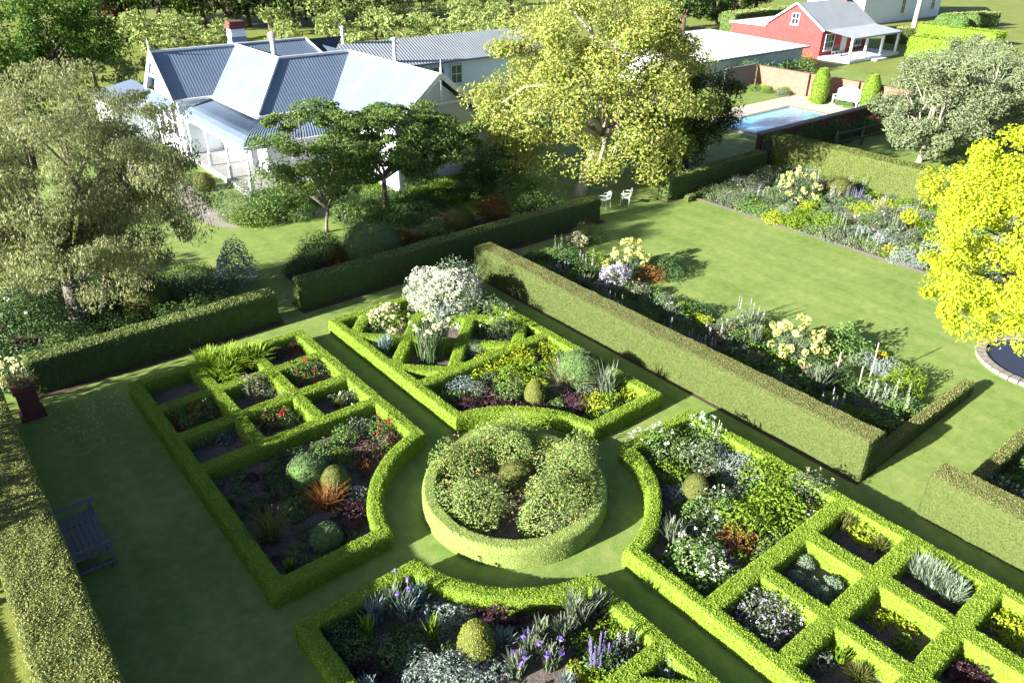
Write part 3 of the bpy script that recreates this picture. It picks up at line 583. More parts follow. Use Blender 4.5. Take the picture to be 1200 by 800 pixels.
vp('verandah_gutter', [bar((3.72, 32.7, 2.36), (3.72, 24.25, 2.36), .1, .1), bar((3.72, 24.27, 2.36), (9.68, 24.27, 2.36), .1, .1)], M['trim'])
vp('verandah_beam', [bar((3.95, 32.7, 2.27), (3.95, 24.55, 2.27), .1, .16), bar((3.95, 24.5, 2.27), (9.68, 24.5, 2.27), .1, .16)], M['trim'])
for x, y in ((3.95, 32.5), (3.95, 29.8), (3.95, 27.1), (3.95, 24.5), (6.9, 24.5), (9.5, 24.5)):
    vp('verandah_post', [box(x-.08, x+.08, y-.08, y+.08, .3, .9), lathe([(.065, .9), (.05, 1.4), (.06, 1.9), (.075, 1.92), (.075, 1.98), (.06, 2.0), (.06, 2.2)], 12, 0, (x, y, 0)), box(x-.1, x+.1, y-.1, y+.1, 2.08, 2.19)], M['trim'])
    if x < 4: vp('verandah_bracket', [bar((x, y+.06, 1.95), (x, y+.5, 2.2), .04, .1), bar((x, y-.06, 1.95), (x, y-.5, 2.2), .04, .1)], M['trim'])
vp('verandah_floor', [box(3.75, 5.75, 24.3, 32.6, 0, .28), box(5.752, 9.66, 24.3, 26.6, 0, .279)], M['deck'])
dr = vp('front_door', [box(5.70, 5.78, 27.6, 28.5, .3, 2.35)], M['darkmetal']); vp('door_frame', [box(5.66, 5.8, 27.48, 27.58, .3, 2.45), box(5.66, 5.8, 28.52, 28.62, .3, 2.45), box(5.66, 5.8, 27.58, 28.52, 2.36, 2.45)], M['trim'], dr)
def vwin(*a, **k):
    w = window(V, *a, **k); w.location = (-8, -28, 0); return w
for y in (33.6, 34.7, 35.8): vwin((3.72, y, 1.0), (0, -1, 0), .62, 1.6, (-1, 0, 0), 1)
vwin((5.77, 30.6, 1.0), (0, -1, 0), .9, 1.5, (-1, 0, 0)); vwin((7.6, 26.67, 1.0), (1, 0, 0), .9, 1.5, (0, -1, 0))
for x in (11.0, 12.05, 13.1): vwin((x, 20.57, 1.0), (1, 0, 0), .72, 1.6, (0, -1, 0), 1)
vwin((9.67, 22.4, 1.0), (0, -1, 0), .9, 1.5, (-1, 0, 0))
rdoor = vp('red_door', [box(9.62, 9.68, 24.6-.0, 25.4, .3, 2.3)], M['redpaint'])
vp('window_hood', [ribbed([(3.0, 33.0, 2.75), (3.72, 33.0, 3.05), (3.72, 36.4, 3.05), (3.0, 36.4, 2.75)], (0, 1, 0), .09, .025), bar((3.02, 33.0, 2.7), (3.02, 36.4, 2.7), .05, .08)], M['iron'])
vp('lean_to_roof', [ribbed([(1.2, 37.2, 2.5), (3.7, 37.2, 3.0), (3.7, 41, 3.0), (1.2, 41, 2.5)], (0, 1, 0), .09, .025)], M['iron'])
vp('lean_to_wall', [wall_panel(rect_wall(1.4, 40.8, 1.4, 37.4, 0, 2.5)), wall_panel(rect_wall(1.4, 37.4, 3.7, 37.4, 0, 2.5)), wall_panel(rect_wall(3.7, 41, 3.7, 36.7, 0, 3.0))], M['white'])
vp('side_porch', [box(14.42, 16.0, 21.6, 24.0, 0, 2.15), box(14.42, 16.1, 21.5, 24.1, 2.15, 2.27)], M['greywhite'])
# long outbuilding behind the villa
Bk = empty('outbuilding', (20, 38, 0), 0, 'long low white outbuilding with grey iron roof behind the villa', 'outbuilding')
def bp_(name, ch, mat, par=None):
    o = obj(name, ch, mat, par or Bk)
    if not par: o.location = (-20, -38, 0)
    return o
by = 37.6
bp_('wall', [wall_panel(rect_wall(13, by, 34, by, 0, 2.7)), wall_panel(rect_wall(34, by, 34, by+5, 0, 2.7)), wall_panel(rect_wall(13, by+5, 13, by, 0, 2.7)), wall_panel([(13, by+5, 2.7), (13, by, 2.7), (13, by+2.5, 3.9)])], M['white'])
bp_('roof', [ribbed([(12.7, by-.35, 2.6), (34.3, by-.35, 2.6), (34.3, by+2.5, 4.0), (12.7, by+2.5, 4.0)], (1, 0, 0), .12, .03), ribbed([(34.3, by+5.35, 2.6), (12.7, by+5.35, 2.6), (12.7, by+2.5, 4.0), (34.3, by+2.5, 4.0)], (1, 0, 0), .12, .03)], M['iron2'])
bp_('gutter', [bar((12.7, by-.4, 2.58), (34.3, by-.4, 2.58), .12, .12)], M['iron'])
f2 = bp_('flue', [lathe([(.12, 2.9), (.12, 4.3), (.2, 4.32), (.2, 4.45), (0, 4.5)], 10, 0, (20.2, by+.2, 0))], M['greywhite'])
bp_('flue', [lathe([(.12, 3.2), (.12, 5.0), (.18, 5.02), (.18, 5.1), (0, 5.15)], 10, 0, (17.6, by+2.6, 0))], M['greywhite'])
for x in (19.5, 23.6, 25.2):
    ww = window(Bk, (x, by-.03, 1.0), (1, 0, 0), .9, 1.2, (0, -1, 0)); ww.location = (-20, -38, 0)
# ------------------------------------------------------------------ cottage, shed, white house
CT = empty('brick_cottage', (67, 34, 0), 0, 'small red brick cottage with grey roof and white posted porch', 'cottage')
def cp_(name, ch, mat, par=None):
    o = obj(name, ch, mat, par or CT)
    if not par: o.location = (-67, -34, 0)
    return o
x0, x1, y0, y1 = 63.3, 72.6, 31.0, 37.2; ym_ = (y0+y1)/2; ce = 2.55; cr = 4.75
cp_('wall', [([(x0, y0, 0), (x0, y1, 0), (x0, y1, ce), (x0, ym_, cr-.1), (x0, y0, ce), (x1, y0, 0), (x1, y0, ce), (x1, y1, 0), (x1, y1, ce), (x1, ym_, cr-.1)], [(1, 0, 4, 3, 2), (0, 5, 6, 4), (5, 7, 8, 9, 6), (7, 1, 2, 8)])], M['brickred'])
cp_('roof', [ribbed([(x0-.2, y0-.25, ce), (x1+.2, y0-.25, ce), (x1+.2, ym_, cr), (x0-.2, ym_, cr)], (1, 0, 0), .14, .03), ribbed([(x1+.2, y1+.25, ce), (x0-.2, y1+.25, ce), (x0-.2, ym_, cr), (x1+.2, ym_, cr)], (1, 0, 0), .14, .03)], M['iron2'])
cp_('barge_board', [bar((x0-.22, y0-.25, ce), (x0-.22, ym_, cr), .06, .16), bar((x0-.22, y1+.25, ce), (x0-.22, ym_, cr), .06, .16)], M['trim'])
cp_('porch_roof', [ribbed([(x0, y0-3.2, 2.2), (x1, y0-3.2, 2.2), (x1, y0-.05, 2.62), (x0, y0-.05, 2.62)], (1, 0, 0), .14, .03), bar((x0, y0-3.22, 2.14), (x1, y0-3.22, 2.14), .1, .14)], M['iron2'])
for x in (x0+.3, x0+3, x0+6, x1-.3): cp_('porch_post', [box(x-.1, x+.1, y0-3.1, y0-2.9, .25, 2.15)], M['trim'])
cp_('porch_deck', [box(x0-.1, x1+.1, y0-3.3, y0-.05, 0, .26)], M['trim'])
cp_('porch_step', [box(x0+3.6, x0+5.6, y0-4.0, y0-3.32, 0, .14)], M['trim'])
gw = window(CT, (x0-.03, ym_, 2.9), (0, -1, 0), .7, .9, (-1, 0, 0), 2); gw.location = (-67, -34, 0)
for x in (x0+1.4, x0+6.6):
    q = window(CT, (x, y0-.03, .8), (1, 0, 0), 1.5, 1.35, (0, -1, 0), 3); q.location = (-67, -34, 0)
cp_('door', [box(x0+3.6, x0+4.6, y0-.08, y0+.02, .27, 2.3)], M['greywhite'])
cp_('chimney', [box(x1-1.2, x1-.4, ym_-.4, ym_+.4, 4.0, 5.6)], M['brickred'])
cp_('side_wing', [box(x0+.4, x1, y1+.02, y1+4.5, 0, 2.3)], M['brickred']); cp_('side_wing_roof', [box(x0+.2, x1+.1, y1+.3, y1+4.7, 2.3, 2.42)], M['whiteroof'])
bn = empty('porch_bench', (x0+1.5, y0-1.0, .26), 0, 'dark timber bench on the porch of the brick cottage', 'bench')
obj('seat', [box(-.7, .7, -.2, .2, .42, .47)], M['weathered'], bn); obj('backrest', [box(-.7, .7, .18, .22, .5, .9)], M['weathered'], bn)
for sx in (-.6, .6):
    for sy in (-.15, .15): obj('leg', [box(sx-.03, sx+.03, sy-.03, sy+.03, 0, .42)], M['weathered'], bn)
SH = empty('shed', (52, 33, 0), 0, 'low shed with a broad flat white roof left of the brick cottage', 'shed')
sa, sb, sc_, sd_ = gp(942, 54, 2.3), gp(862, 69, 2.3), gp(836, 62, 2.5), gp(842, 33, 2.5)
ex = np.array([46.2, 61.5]); yA, yB = 27.6, 38.5
obj('roof', [ribbed([(40.0, 28.4, 2.0), (57.0, 28.4, 2.0), (57.0, 39.5, 2.3), (40.0, 39.5, 2.3)], (1, 0, 0), .3, .04)], M['whiteroof'], SH, (-52, -33, 0))
obj('wall', [box(40.4, 56.7, 28.8, 39.2, 0, 1.95)], M['greywhite'], SH, (-52, -33, 0)); obj('gutter', [bar((40, 28.35, 1.95), (57, 28.35, 1.95), .12, .12)], M['iron'], SH, (-52, -33, 0))
WH = empty('white_house', (104, 46, 0), 0, 'big white rendered house cut off by the top edge right of the cottage', 'house')
obj('wall', [box(91, 112, 42, 50, 0, 4.4)], M['trim'], WH, (-104, -46, 0)); obj('roof', [ribbed([(90.6, 41.6, 4.4), (112.4, 41.6, 4.4), (112.4, 46, 6.6), (90.6, 46, 6.6)], (1, 0, 0), .25, .05), ribbed([(112.4, 50.4, 4.4), (90.6, 50.4, 4.4), (90.6, 46, 6.6), (112.4, 46, 6.6)], (1, 0, 0), .25, .05)], M['iron2'], WH, (-104, -46, 0))
for x in (101, 105.5, 109.5):
    q = window(WH, (x, 41.96, 1.0), (1, 0, 0), 1.0, 2.0, (0, -1, 0)); q.location = (-104, -46, 0)
# ------------------------------------------------------------------ pool garden
def wall_thing(name, x0, x1, y0, y1, h, mat, cap, label, piers=(), cat='wall'):
    t = empty(name, ((x0+x1)/2, (y0+y1)/2, 0), 0, label, cat); L = (-(x0+x1)/2, -(y0+y1)/2, 0)
    obj('wall_face', [box(x0, x1, y0, y1, 0, h)], mat, t, L); obj('coping', [box(x0-.05, x1+.05, y0-.05, y1+.05, h, h+.08)], cap, t, L)
    for px, py in piers: obj('pier', [box(px-.28, px+.28, py-.28, py+.28, 0, h+.12)], mat, t, L)
    return t
wall_thing('brick_wall', 46.7, 47.0, 14.0, 26.5, 1.55, M['brickpink'], M['brickpink'], 'sunlit pink brick garden wall behind the swimming pool', ((46.7, 22), (46.7, 18), (46.7, 14.2)))
wall_thing('brick_wall', 28.6, 46.4, 13.45, 13.75, 1.45, M['brickdark'], M['stone'], 'shaded dark brick wall with climbers in front of the swimming pool')
wall_thing('timber_fence', 42.5, 46.4, 26.4, 26.5, 1.7, M['weathered'], M['weathered'], 'grey timber screen fence at the left end of the pink brick wall', cat='fence')
sheet('pool_terrace', 33.0, 46.6, 15.2, 22.6, .01, M['paving'])
PL = empty('swimming_pool', (37, 18, 0), 0, 'swimming pool of pale blue water beside the pink brick wall', 'swimming pool')
obj('water', [box(33.6, 42.0, 16.3, 20.2, -.5, .05)], M['water'], PL, (-37, -18, 0))
for x in range(7):
    for yy in (16.15, 20.35): obj('coping_stone', [box(33.6+x*1.2+.01, 34.8+x*1.2-.01, yy-.15, yy+.15, -.1, .09)], M['stone'], PL, (-37, -18, 0))
for y in range(4):
    for xx in (33.45, 42.15): obj('coping_stone', [box(xx-.15, xx+.15, 16.0+y*1.125+.01, 17.125+y*1.125-.01, -.1, .085)], M['stone'], PL, (-37, -18, 0))
def topiary_col(x, y, r, h, label, group=None):
    pr = lambda z: r*np.clip(np.sin(np.clip(z/h, 0, 1)*2.3+.55), 0, 1)**.7
    zz = np.linspace(0, h, 12); n = 2600; z = RNG.uniform(0, h, n); a = RNG.uniform(0, 2*PI, n); rr = pr(z)
    pos = np.stack([rr*np.cos(a), rr*np.sin(a), z], 1); nr = np.stack([np.cos(a), np.sin(a), (z/h)**2], 1)
    return obj('topiary_column', [lathe([(max(.02, pr(q)*.96), q) for q in zz], 20), leaves(pos, nr, .12, .5, .5, 1)], [H_BODY, leaf('column_leaf', [(.08, .15, .015), (.14, .23, .022), (.21, .29, .035)])], None, (x, y, 0), label=label, cat='topiary', group=group)
topiary_col(45.0, 19.8, .62, 2.5, 'tall clipped green column against the pink brick wall, left of the white seat')
topiary_col(46.2, 16.6, .62, 2.4, 'tall clipped green column against the pink brick wall, right of the white seat')
gs = empty('curved_bench', (45.9, 18.1, 0), -PI/2, 'white garden seat with high curved back between two clipped columns', 'bench')
obj('seat', [box(-1, 1, -.28, .28, .42, .48)], M['trim'], gs)
_bk = [(x, .26+d, z) for d in (0, .05) for x, z in [(-1, .5)]+[(x, 1.0+.35*math.cos(x*1.5)) for x in np.linspace(-1, 1, 13)]+[(1, .5)]]
k_ = len(_bk)//2; obj('backrest', [(np.array(_bk), [tuple(range(k_)), tuple(range(2*k_-1, k_-1, -1))]+[(i, i+k_, (i+1) % k_+k_, (i+1) % k_) for i in range(k_)])], M['trim'], gs)
for sx in (-.92, .92): obj('arm', [box(sx-.05, sx+.05, -.3, .3, .66, .72), box(sx-.04, sx+.04, -.28, -.2, 0, .66), box(sx-.04, sx+.04, .2, .28, 0, .66)], M['trim'], gs)
obj('seat_plinth', [box(-1.1, 1.1, -.36, .36, 0, .1)], M['stone'], gs)
# dark paddock fence
fa, fb = np.array([33.8, 11.95, 0]), np.array([44, 11.0, 0])
FN = empty('paddock_fence', fa, 0, 'dark two rail paddock fence running behind the far hedge', 'fence')
for z in (.5, 1.0): obj('rail', [bar((0, 0, z), fb-fa+np.array([0, 0, z]), .06, .12)], M['darkmetal'], FN)
for k in range(5): q = (fb-fa)*k/4; obj('post', [box(q[0]-.07, q[0]+.07, q[1]-.14, q[1]-.035, 0, 1.15)], M['darkmetal'], FN)
# dark iron gate between the far hedges
GT = empty('garden_gate', (27.5, 12.35, 0), 0, 'black iron gate in the gap between the dark hedge and the broad sunlit hedge', 'gate')
obj('gate_frame', [box(-.42, -.36, -.03, .03, 0, 1.6), box(.36, .42, -.03, .03, 0, 1.6), box(-.36, .36, -.025, .025, 1.5, 1.56), box(-.36, .36, -.025, .025, .1, .16)], M['darkmetal'], GT)
for k in range(6): obj('gate_bar', [tube([(-.3+k*.12, 0, .12), (-.3+k*.12, 0, 1.52)], .014, 5)], M['darkmetal'], GT)
# hedges round the cottage
hedge('conifer_hedge', sbox(68, 90, 44.5, 46.5), (68, 90, 44, 47), 2.6, .4, 60, .2, ym, 'tall dark clipped hedge behind the brick cottage', amp=.05)
_yh = [BODY['bright'], leaf('yellow_hedge_leaf', [(.09, .18, .015), (.18, .29, .022), (.28, .38, .035)])]
def hx(pA, pB, wd, h, label, mats=_yh, dens=55, ls=.22):
    A, B = gp(*pA)[:2], gp(*pB)[:2]; d = B-A; L = np.hypot(*d); d /= L
    def f(x, y):
        u = (x-A[0])*d[0]+(y-A[1])*d[1]; v = -(x-A[0])*d[1]+(y-A[1])*d[0]
        return np.maximum(np.abs(u-L/2)-L/2, np.abs(v)-wd/2)
    m_ = wd+.5
    hedge('garden_hedge', f, (min(A[0], B[0])-m_, max(A[0], B[0])+m_, min(A[1], B[1])-m_, max(A[1], B[1])+m_), h, .3, dens, ls, mats, label, amp=.05)
hx((1066, 65), (1115, 71), 2.6, 1.9, 'bright yellow green clipped hedge in front, right of the cottage porch')
hx((1080, 42), (1170, 55), 2.0, 1.4, 'bright yellow green hedge behind the round clipped balls')
hx((1115, 33), (1160, 30), 2.2, 1.6, 'mid green block hedge at the upper right beyond the yellow hedges', ym)
hx((1040, 50), (1064, 50), 2.2, 1.5, 'dull green hedge just right of the cottage porch roof', tm)
def ball(x, y, r, label, lm, body, z=None, name='topiary_ball', n=None, cat='topiary', ls=None, group=None, sq=1.0):
    ls = ls or r*.22; n = n or int(min(3000, 7*4*PI*r*r/(ls*ls*.5)*.5)); d = sphere_dirs(n, -.75); q = np.linspace(-.9, PI/2, 9)
    pr = [(max(.01, r*.95*math.cos(t)), (r*.95*math.sin(t)*sq+r*.75*sq)) for t in q]
    pos = d*r*np.array([1, 1, sq])+np.array([0, 0, r*.75*sq])
    return obj(name, [lathe(pr, 20), leaves(pos, d, ls, .5, .6, 1)], [body, lm], None, (x, y, z or 0), label=label, cat=cat, group=group)
for k, px in enumerate((1102, 1118, 1132)):
    p = gp(px, 47 - 2*abs(k-1)); ball(p[0], p[1], 1.05, 'round clipped ball on the yellow hedges, %s of three' % ('leftmost', 'middle one', 'rightmost')[k], leaf('ball_leaf', PAL['mid']), BODY['mid'], z=.8)
b = gp(1068, 42)[:2]
tree('pale_tree', b, (b[0], b[1], 5.6), (2.0, 2.0, 2.0), 'slim tree with pale trunk and thin spring leaves before the white house', leaf('pale_tree_leaf', [(.25, .3, .12), (.35, .4, .2), (.4, .45, .25)]), M['palebark'], 900, .3, .28, nclump=30, clump=.3, shell=.3, zmin=-.6, nlimb=10)
# ------------------------------------------------------------------ pond at the right
PC = np.array([16.55, -5.25]); PR = 1.55
PN = empty('pond', (*PC, 0), 0, 'round dark water basin with a stone rim under the golden tree', 'pond')
obj('water', [disc(.01, PR, .04)], M['pondwater'], PN)
_cs = None
for k in range(40):
    a0, a1 = 2*PI*k/40+.008, 2*PI*(k+1)/40-.008
    v = [(r*math.cos(a), r*math.sin(a), z) for z in (0, .12) for r, a in ((PR-.02, a0), (PR+.26, a0), (PR+.26, a1), (PR-.02, a1))]
    o = obj('coping_stone', [(np.array(v), box(0, 1, 0, 1, 0, 1)[1])], M['stone'], PN)
# ------------------------------------------------------------------ bench, chairs, planter
BE = empty('garden_bench', (-8.08, 4.42, 0), 0, 'weathered dark timber slatted bench on the shaded lawn against the broad hedge', 'bench')
Lb = .78
for k in range(6): obj('seat_slat', [box(-.30+k*.112, -.30+k*.112+.095, -Lb, Lb, .42, .45)], M['weathered'], BE)
for k in range(9): obj('back_slat', [box(-.36, -.33, -Lb+.09+k*.19, -Lb+.17+k*.19, .47, .86)], M['weathered'], BE)
obj('back_rail', [box(-.37, -.32, -Lb, Lb, .86, .93)], M['weathered'], BE); obj('front_rail', [box(.33, .37, -Lb, Lb, .34, .415)], M['weathered'], BE)
for s in (-1, 1):
    obj('armrest', [box(-.34, .46, s*Lb-.045, s*Lb+.045, .64, .685)], M['weathered'], BE); obj('side_stretcher', [box(-.30, .34, s*Lb-.03, s*Lb+.03, .1, .17)], M['weathered'], BE)
    for x, z in ((.35, .64), (-.345, .64)): obj('leg', [box(x-.04, x+.04, s*Lb-.04, s*Lb+.04, 0, z)], M['weathered'], BE)
def chair(x, y, rz, label):
    t = empty('garden_chair', (x, y, 0), rz, label, 'chair', 'white garden chairs'); t.scale = (.86, .86, .9); m = M['whitemetal']
    obj('seat', [box(-.24, .24, -.24, .24, .43, .46)], m, t)
    obj('backrest', [tube([(-.22, .23, .46), (-.23, .27, .78), (-.12, .29, .93), (0, .30, .97), (.12, .29, .93), (.23, .27, .78), (.22, .23, .46)], .022, 6)]+[tube([(q, .235, .46), (q*.8, .27, .9)], .013, 5) for q in (-.14, -.05, .05, .14)]+[bar((-.22, .25, .66), (.22, .25, .66), .03, .05)], m, t)
    for s in (-1, 1):
        obj('arm', [tube([(s*.23, .24, .70), (s*.29, 0, .69), (s*.28, -.22, .66), (s*.25, -.22, .45)], .02, 6)], m, t)
        for q in (-1, 1): obj('leg', [tube([(s*.22, q*.22, .43), (s*.23, q*.23, .2), (s*.25, q*.25, 0)], .02, 6)], m, t)
p1, p2 = gp(708, 243), gp(733, 240)
chair(p1[0], p1[1], -2.9, 'white metal garden chair nearer the end of the long dark hedge'); chair(p2[0], p2[1], -2.6, 'white metal garden chair on the right, facing the open lawn')
pp = gp(41, 492)
PT = empty('planter', (-7.95, 10.72, 0), 0, 'dark red brick pedestal planter at the corner of the shaded lawn', 'planter')
obj('pedestal', [box(-.24, .24, -.24, .24, 0, .82), box(-.3, .3, -.3, .3, 0, .12)], M['brickdark'], PT); obj('planter_rim', [box(-.29, .29, -.29, .29, .82, .9)], M['brickdark'], PT)
# ------------------------------------------------------------------ plants of the beds
def blobs(C, r, npet, L, m=0, asp=.8):
    """flower heads: a ball of small petals round every centre"""
    n = len(C); d = unit(RNG.normal(size=(n*npet, 3))+np.array([0, 0, .3])); c = np.repeat(C, npet, 0)
    rr = np.repeat(np.broadcast_to(r, (n,)), npet)[:, None]
    return leaves(c+d*rr, d, L, asp, .5, m)
def dome(n, r, h, lump=.3, k=10, zmin=-.05, lo=.8):
    d = sphere_dirs(n, zmin); lob = sphere_dirs(k, -.1); b = np.exp(7*(d@lob.T-1)).max(1)
    rad = (1-lump+lump*1.25*b)*RNG.uniform(lo, 1, n)
    p = d*rad[:, None]*np.array([r, r, h]); p[:, 2] = np.maximum(p[:, 2], .03); return p, d
def g_mound(r, h, fol, leafs=.09, dens=1.0, fl=None, nf=0, fr=.05, lump=.32, asp=.5, droop=0, core=None, jit=.75):
    r *= 1.2; h *= 1.08; n = int(np.clip(dens*3.1*r*(r+h)*1.6/(leafs*leafs*asp)*.8, 80, 9000)); p, d = dome(n, r, h, lump, lo=.62)
    out = [('foliage', [leaves(p, d+np.array([0, 0, .25]), leafs, asp, jit)], [P(fol)])]
    tb = [tube(curve((0, 0, -.1), q*.8, .03), [.018, .014, .01, .008, .005], 4) for q in p[RNG.choice(n, 7)]]
    out.append(('stem', tb, [M['darkbark']]))
    if fl:
        q, dd = dome(nf, r*1.03, h*1.05, lump, zmin=.05, lo=.85); out.append(('bloom', [blobs(q, fr*RNG.uniform(.6, 1.2, nf), 9, fr*1.1)], [P(fl)]))
    return out
def g_strap(r, h, fol, n=90, wd=.03, fl=None, nf=0, fr=.06, droop=.8, spread=1.0):
    a = RNG.uniform(0, 2*PI, n); b0 = RNG.random(n)**.5*r*.35; a0 = RNG.uniform(0, 2*PI, n)
    ln = RNG.uniform(.2, 1, n)*spread; hh = h*RNG.uniform(.6, 1.05, n); V = []; F = []
    T = np.linspace(0, 1, 6); dx, dy = np.cos(a), np.sin(a)
    for k, t in enumerate(T):
        out = ln*r*t**1.5; z = hh*(t*1.15-droop*.55*ln*t**2.4); w_ = wd*(1-t**2.2)*.5+.002
        x = b0*np.cos(a0)+dx*out; y = b0*np.sin(a0)+dy*out; z = np.maximum(z, .02)
        V.append(np.stack([np.stack([x-dy*w_, y+dx*w_, z], 1), np.stack([x+dy*w_, y-dx*w_, z], 1)], 1))
    V = np.stack(V, 1)  # n,6,2,3
    base = np.arange(n)[:, None]*12; F = np.concatenate([base+np.array([[2*k, 2*k+1, 2*k+3, 2*k+2]]) for k in range(5)])
    out = [('foliage', [(V.reshape(-1, 3), F)], [P(fol)])]
    if fl:
        A = RNG.uniform(0, 2*PI, nf); R = r*.75*RNG.random(nf)**.5; C = np.stack([R*np.cos(A), R*np.sin(A), h*RNG.uniform(.9, 1.25, nf)], 1)
        out.append(('stem', [tube([(c[0]*.6, c[1]*.6, 0), c], .008, 4) for c in C], [P('mid')])); out.append(('bloom', [blobs(C, fr*.6, 10, fr)], [P(fl)]))
    return out
def g_spire(r, h, fol, fl, n=8, fw=.026, base=.5, leafs=.08):
    out = g_mound(r, h*base, fol, leafs, .8); A = RNG.uniform(0, 2*PI, n); R = r*.8*RNG.random(n)**.5
    ch = []; st = []
    for x, y in zip(R*np.cos(A), R*np.sin(A)):
        H = h*RNG.uniform(.75, 1.1); z = RNG.uniform(H*.5, H, 46); k = (H-z)/(H*.5); d = sphere_dirs(46, -.3)
        ch.append(leaves(np.stack([x+d[:, 0]*fw*(.25+k), y+d[:, 1]*fw*(.25+k), z], 1), d, fw*1.1, .8, .4)); st.append(tube([(x*.8, y*.8, 0), (x, y, H*.95)], .01, 4))
    out[1] = ('stem', st, [P('mid')]); out.append(('flower_spike', ch, [P(fl)])); return out
def g_euph(r, h, n=40, fl='euph', fol='sage', hr=.17):
    p, d = dome(n*3, r, h, .2, zmin=.15, lo=.75); keep = [0]
    for i in range(1, len(p)):
        if len(keep) >= n: break
        if min(((p[i]-p[j])**2).sum() for j in keep) > (hr*.75)**2: keep.append(i)
    p = p[keep]; d = d[keep]; m = RNG.uniform(.75, 1.2, len(p))
    dd = sphere_dirs(34*len(p), -.8); c = np.repeat(p, 34, 0); rr = np.repeat(hr*m*.6, 34)[:, None]
    heads = leaves(c+dd*rr*np.array([1, 1, 1.15]), dd, hr*.55, .8, .35)
    st = [tube(curve((q[0]*.3, q[1]*.3, 0), q, .02), .014, 4) for q in p]
    q, d2 = dome(int(300*r*r/.16), r*.85, h*.72, .2); return [('foliage', [leaves(q, d2, .10, .25, .6)], [P(fol)]), ('stem', st, [P('grey')]), ('flower_head', [heads], [P(fl)])]
def cone_prof(r, h): return lambda z: r*np.sqrt(np.clip(1-(z/h)**1.9, 0, 1))*(.86+.14*np.clip(z/(h*.3), 0, 1))
def g_cone(r, h, fol='lime', body='lime', ls=.035):
    pr = cone_prof(r, h); zz = np.linspace(0, h, 14); n = int(PI*r*h*1500); z = h*RNG.random(n); a = RNG.uniform(0, 2*PI, n); R = pr(z)
    return [('topiary', [lathe([(max(.004, pr(q)*.965), q) for q in zz], 24), leaves(np.stack([R*np.cos(a), R*np.sin(a), z], 1), np.stack([np.cos(a), np.sin(a), .35+z/h], 1), ls, .55, .6, 1)], [BODY[body], P(fol)])]
def g_ball(r, h, fol='mid', body='mid', ls=.04):
    n = int(2*PI*r*r*1500); d = sphere_dirs(n, -.35); q = np.linspace(-.35, PI/2, 9); z0 = .3*h
    pos = d*np.array([r, r, h*.7]); pos[:, 2] += z0; pos = pos*(1+.08*noise3(pos[:, 0]*9, pos[:, 1]*9, pos[:, 2]*9))[:, None]
    return [('topiary', [lathe([(max(.004, .94*r*math.cos(t)), z0+.66*h*math.sin(t)) for t in q], 20), leaves(pos, d, ls*1.15, .45, .95, 1)], [BODY[body], P(fol)])]
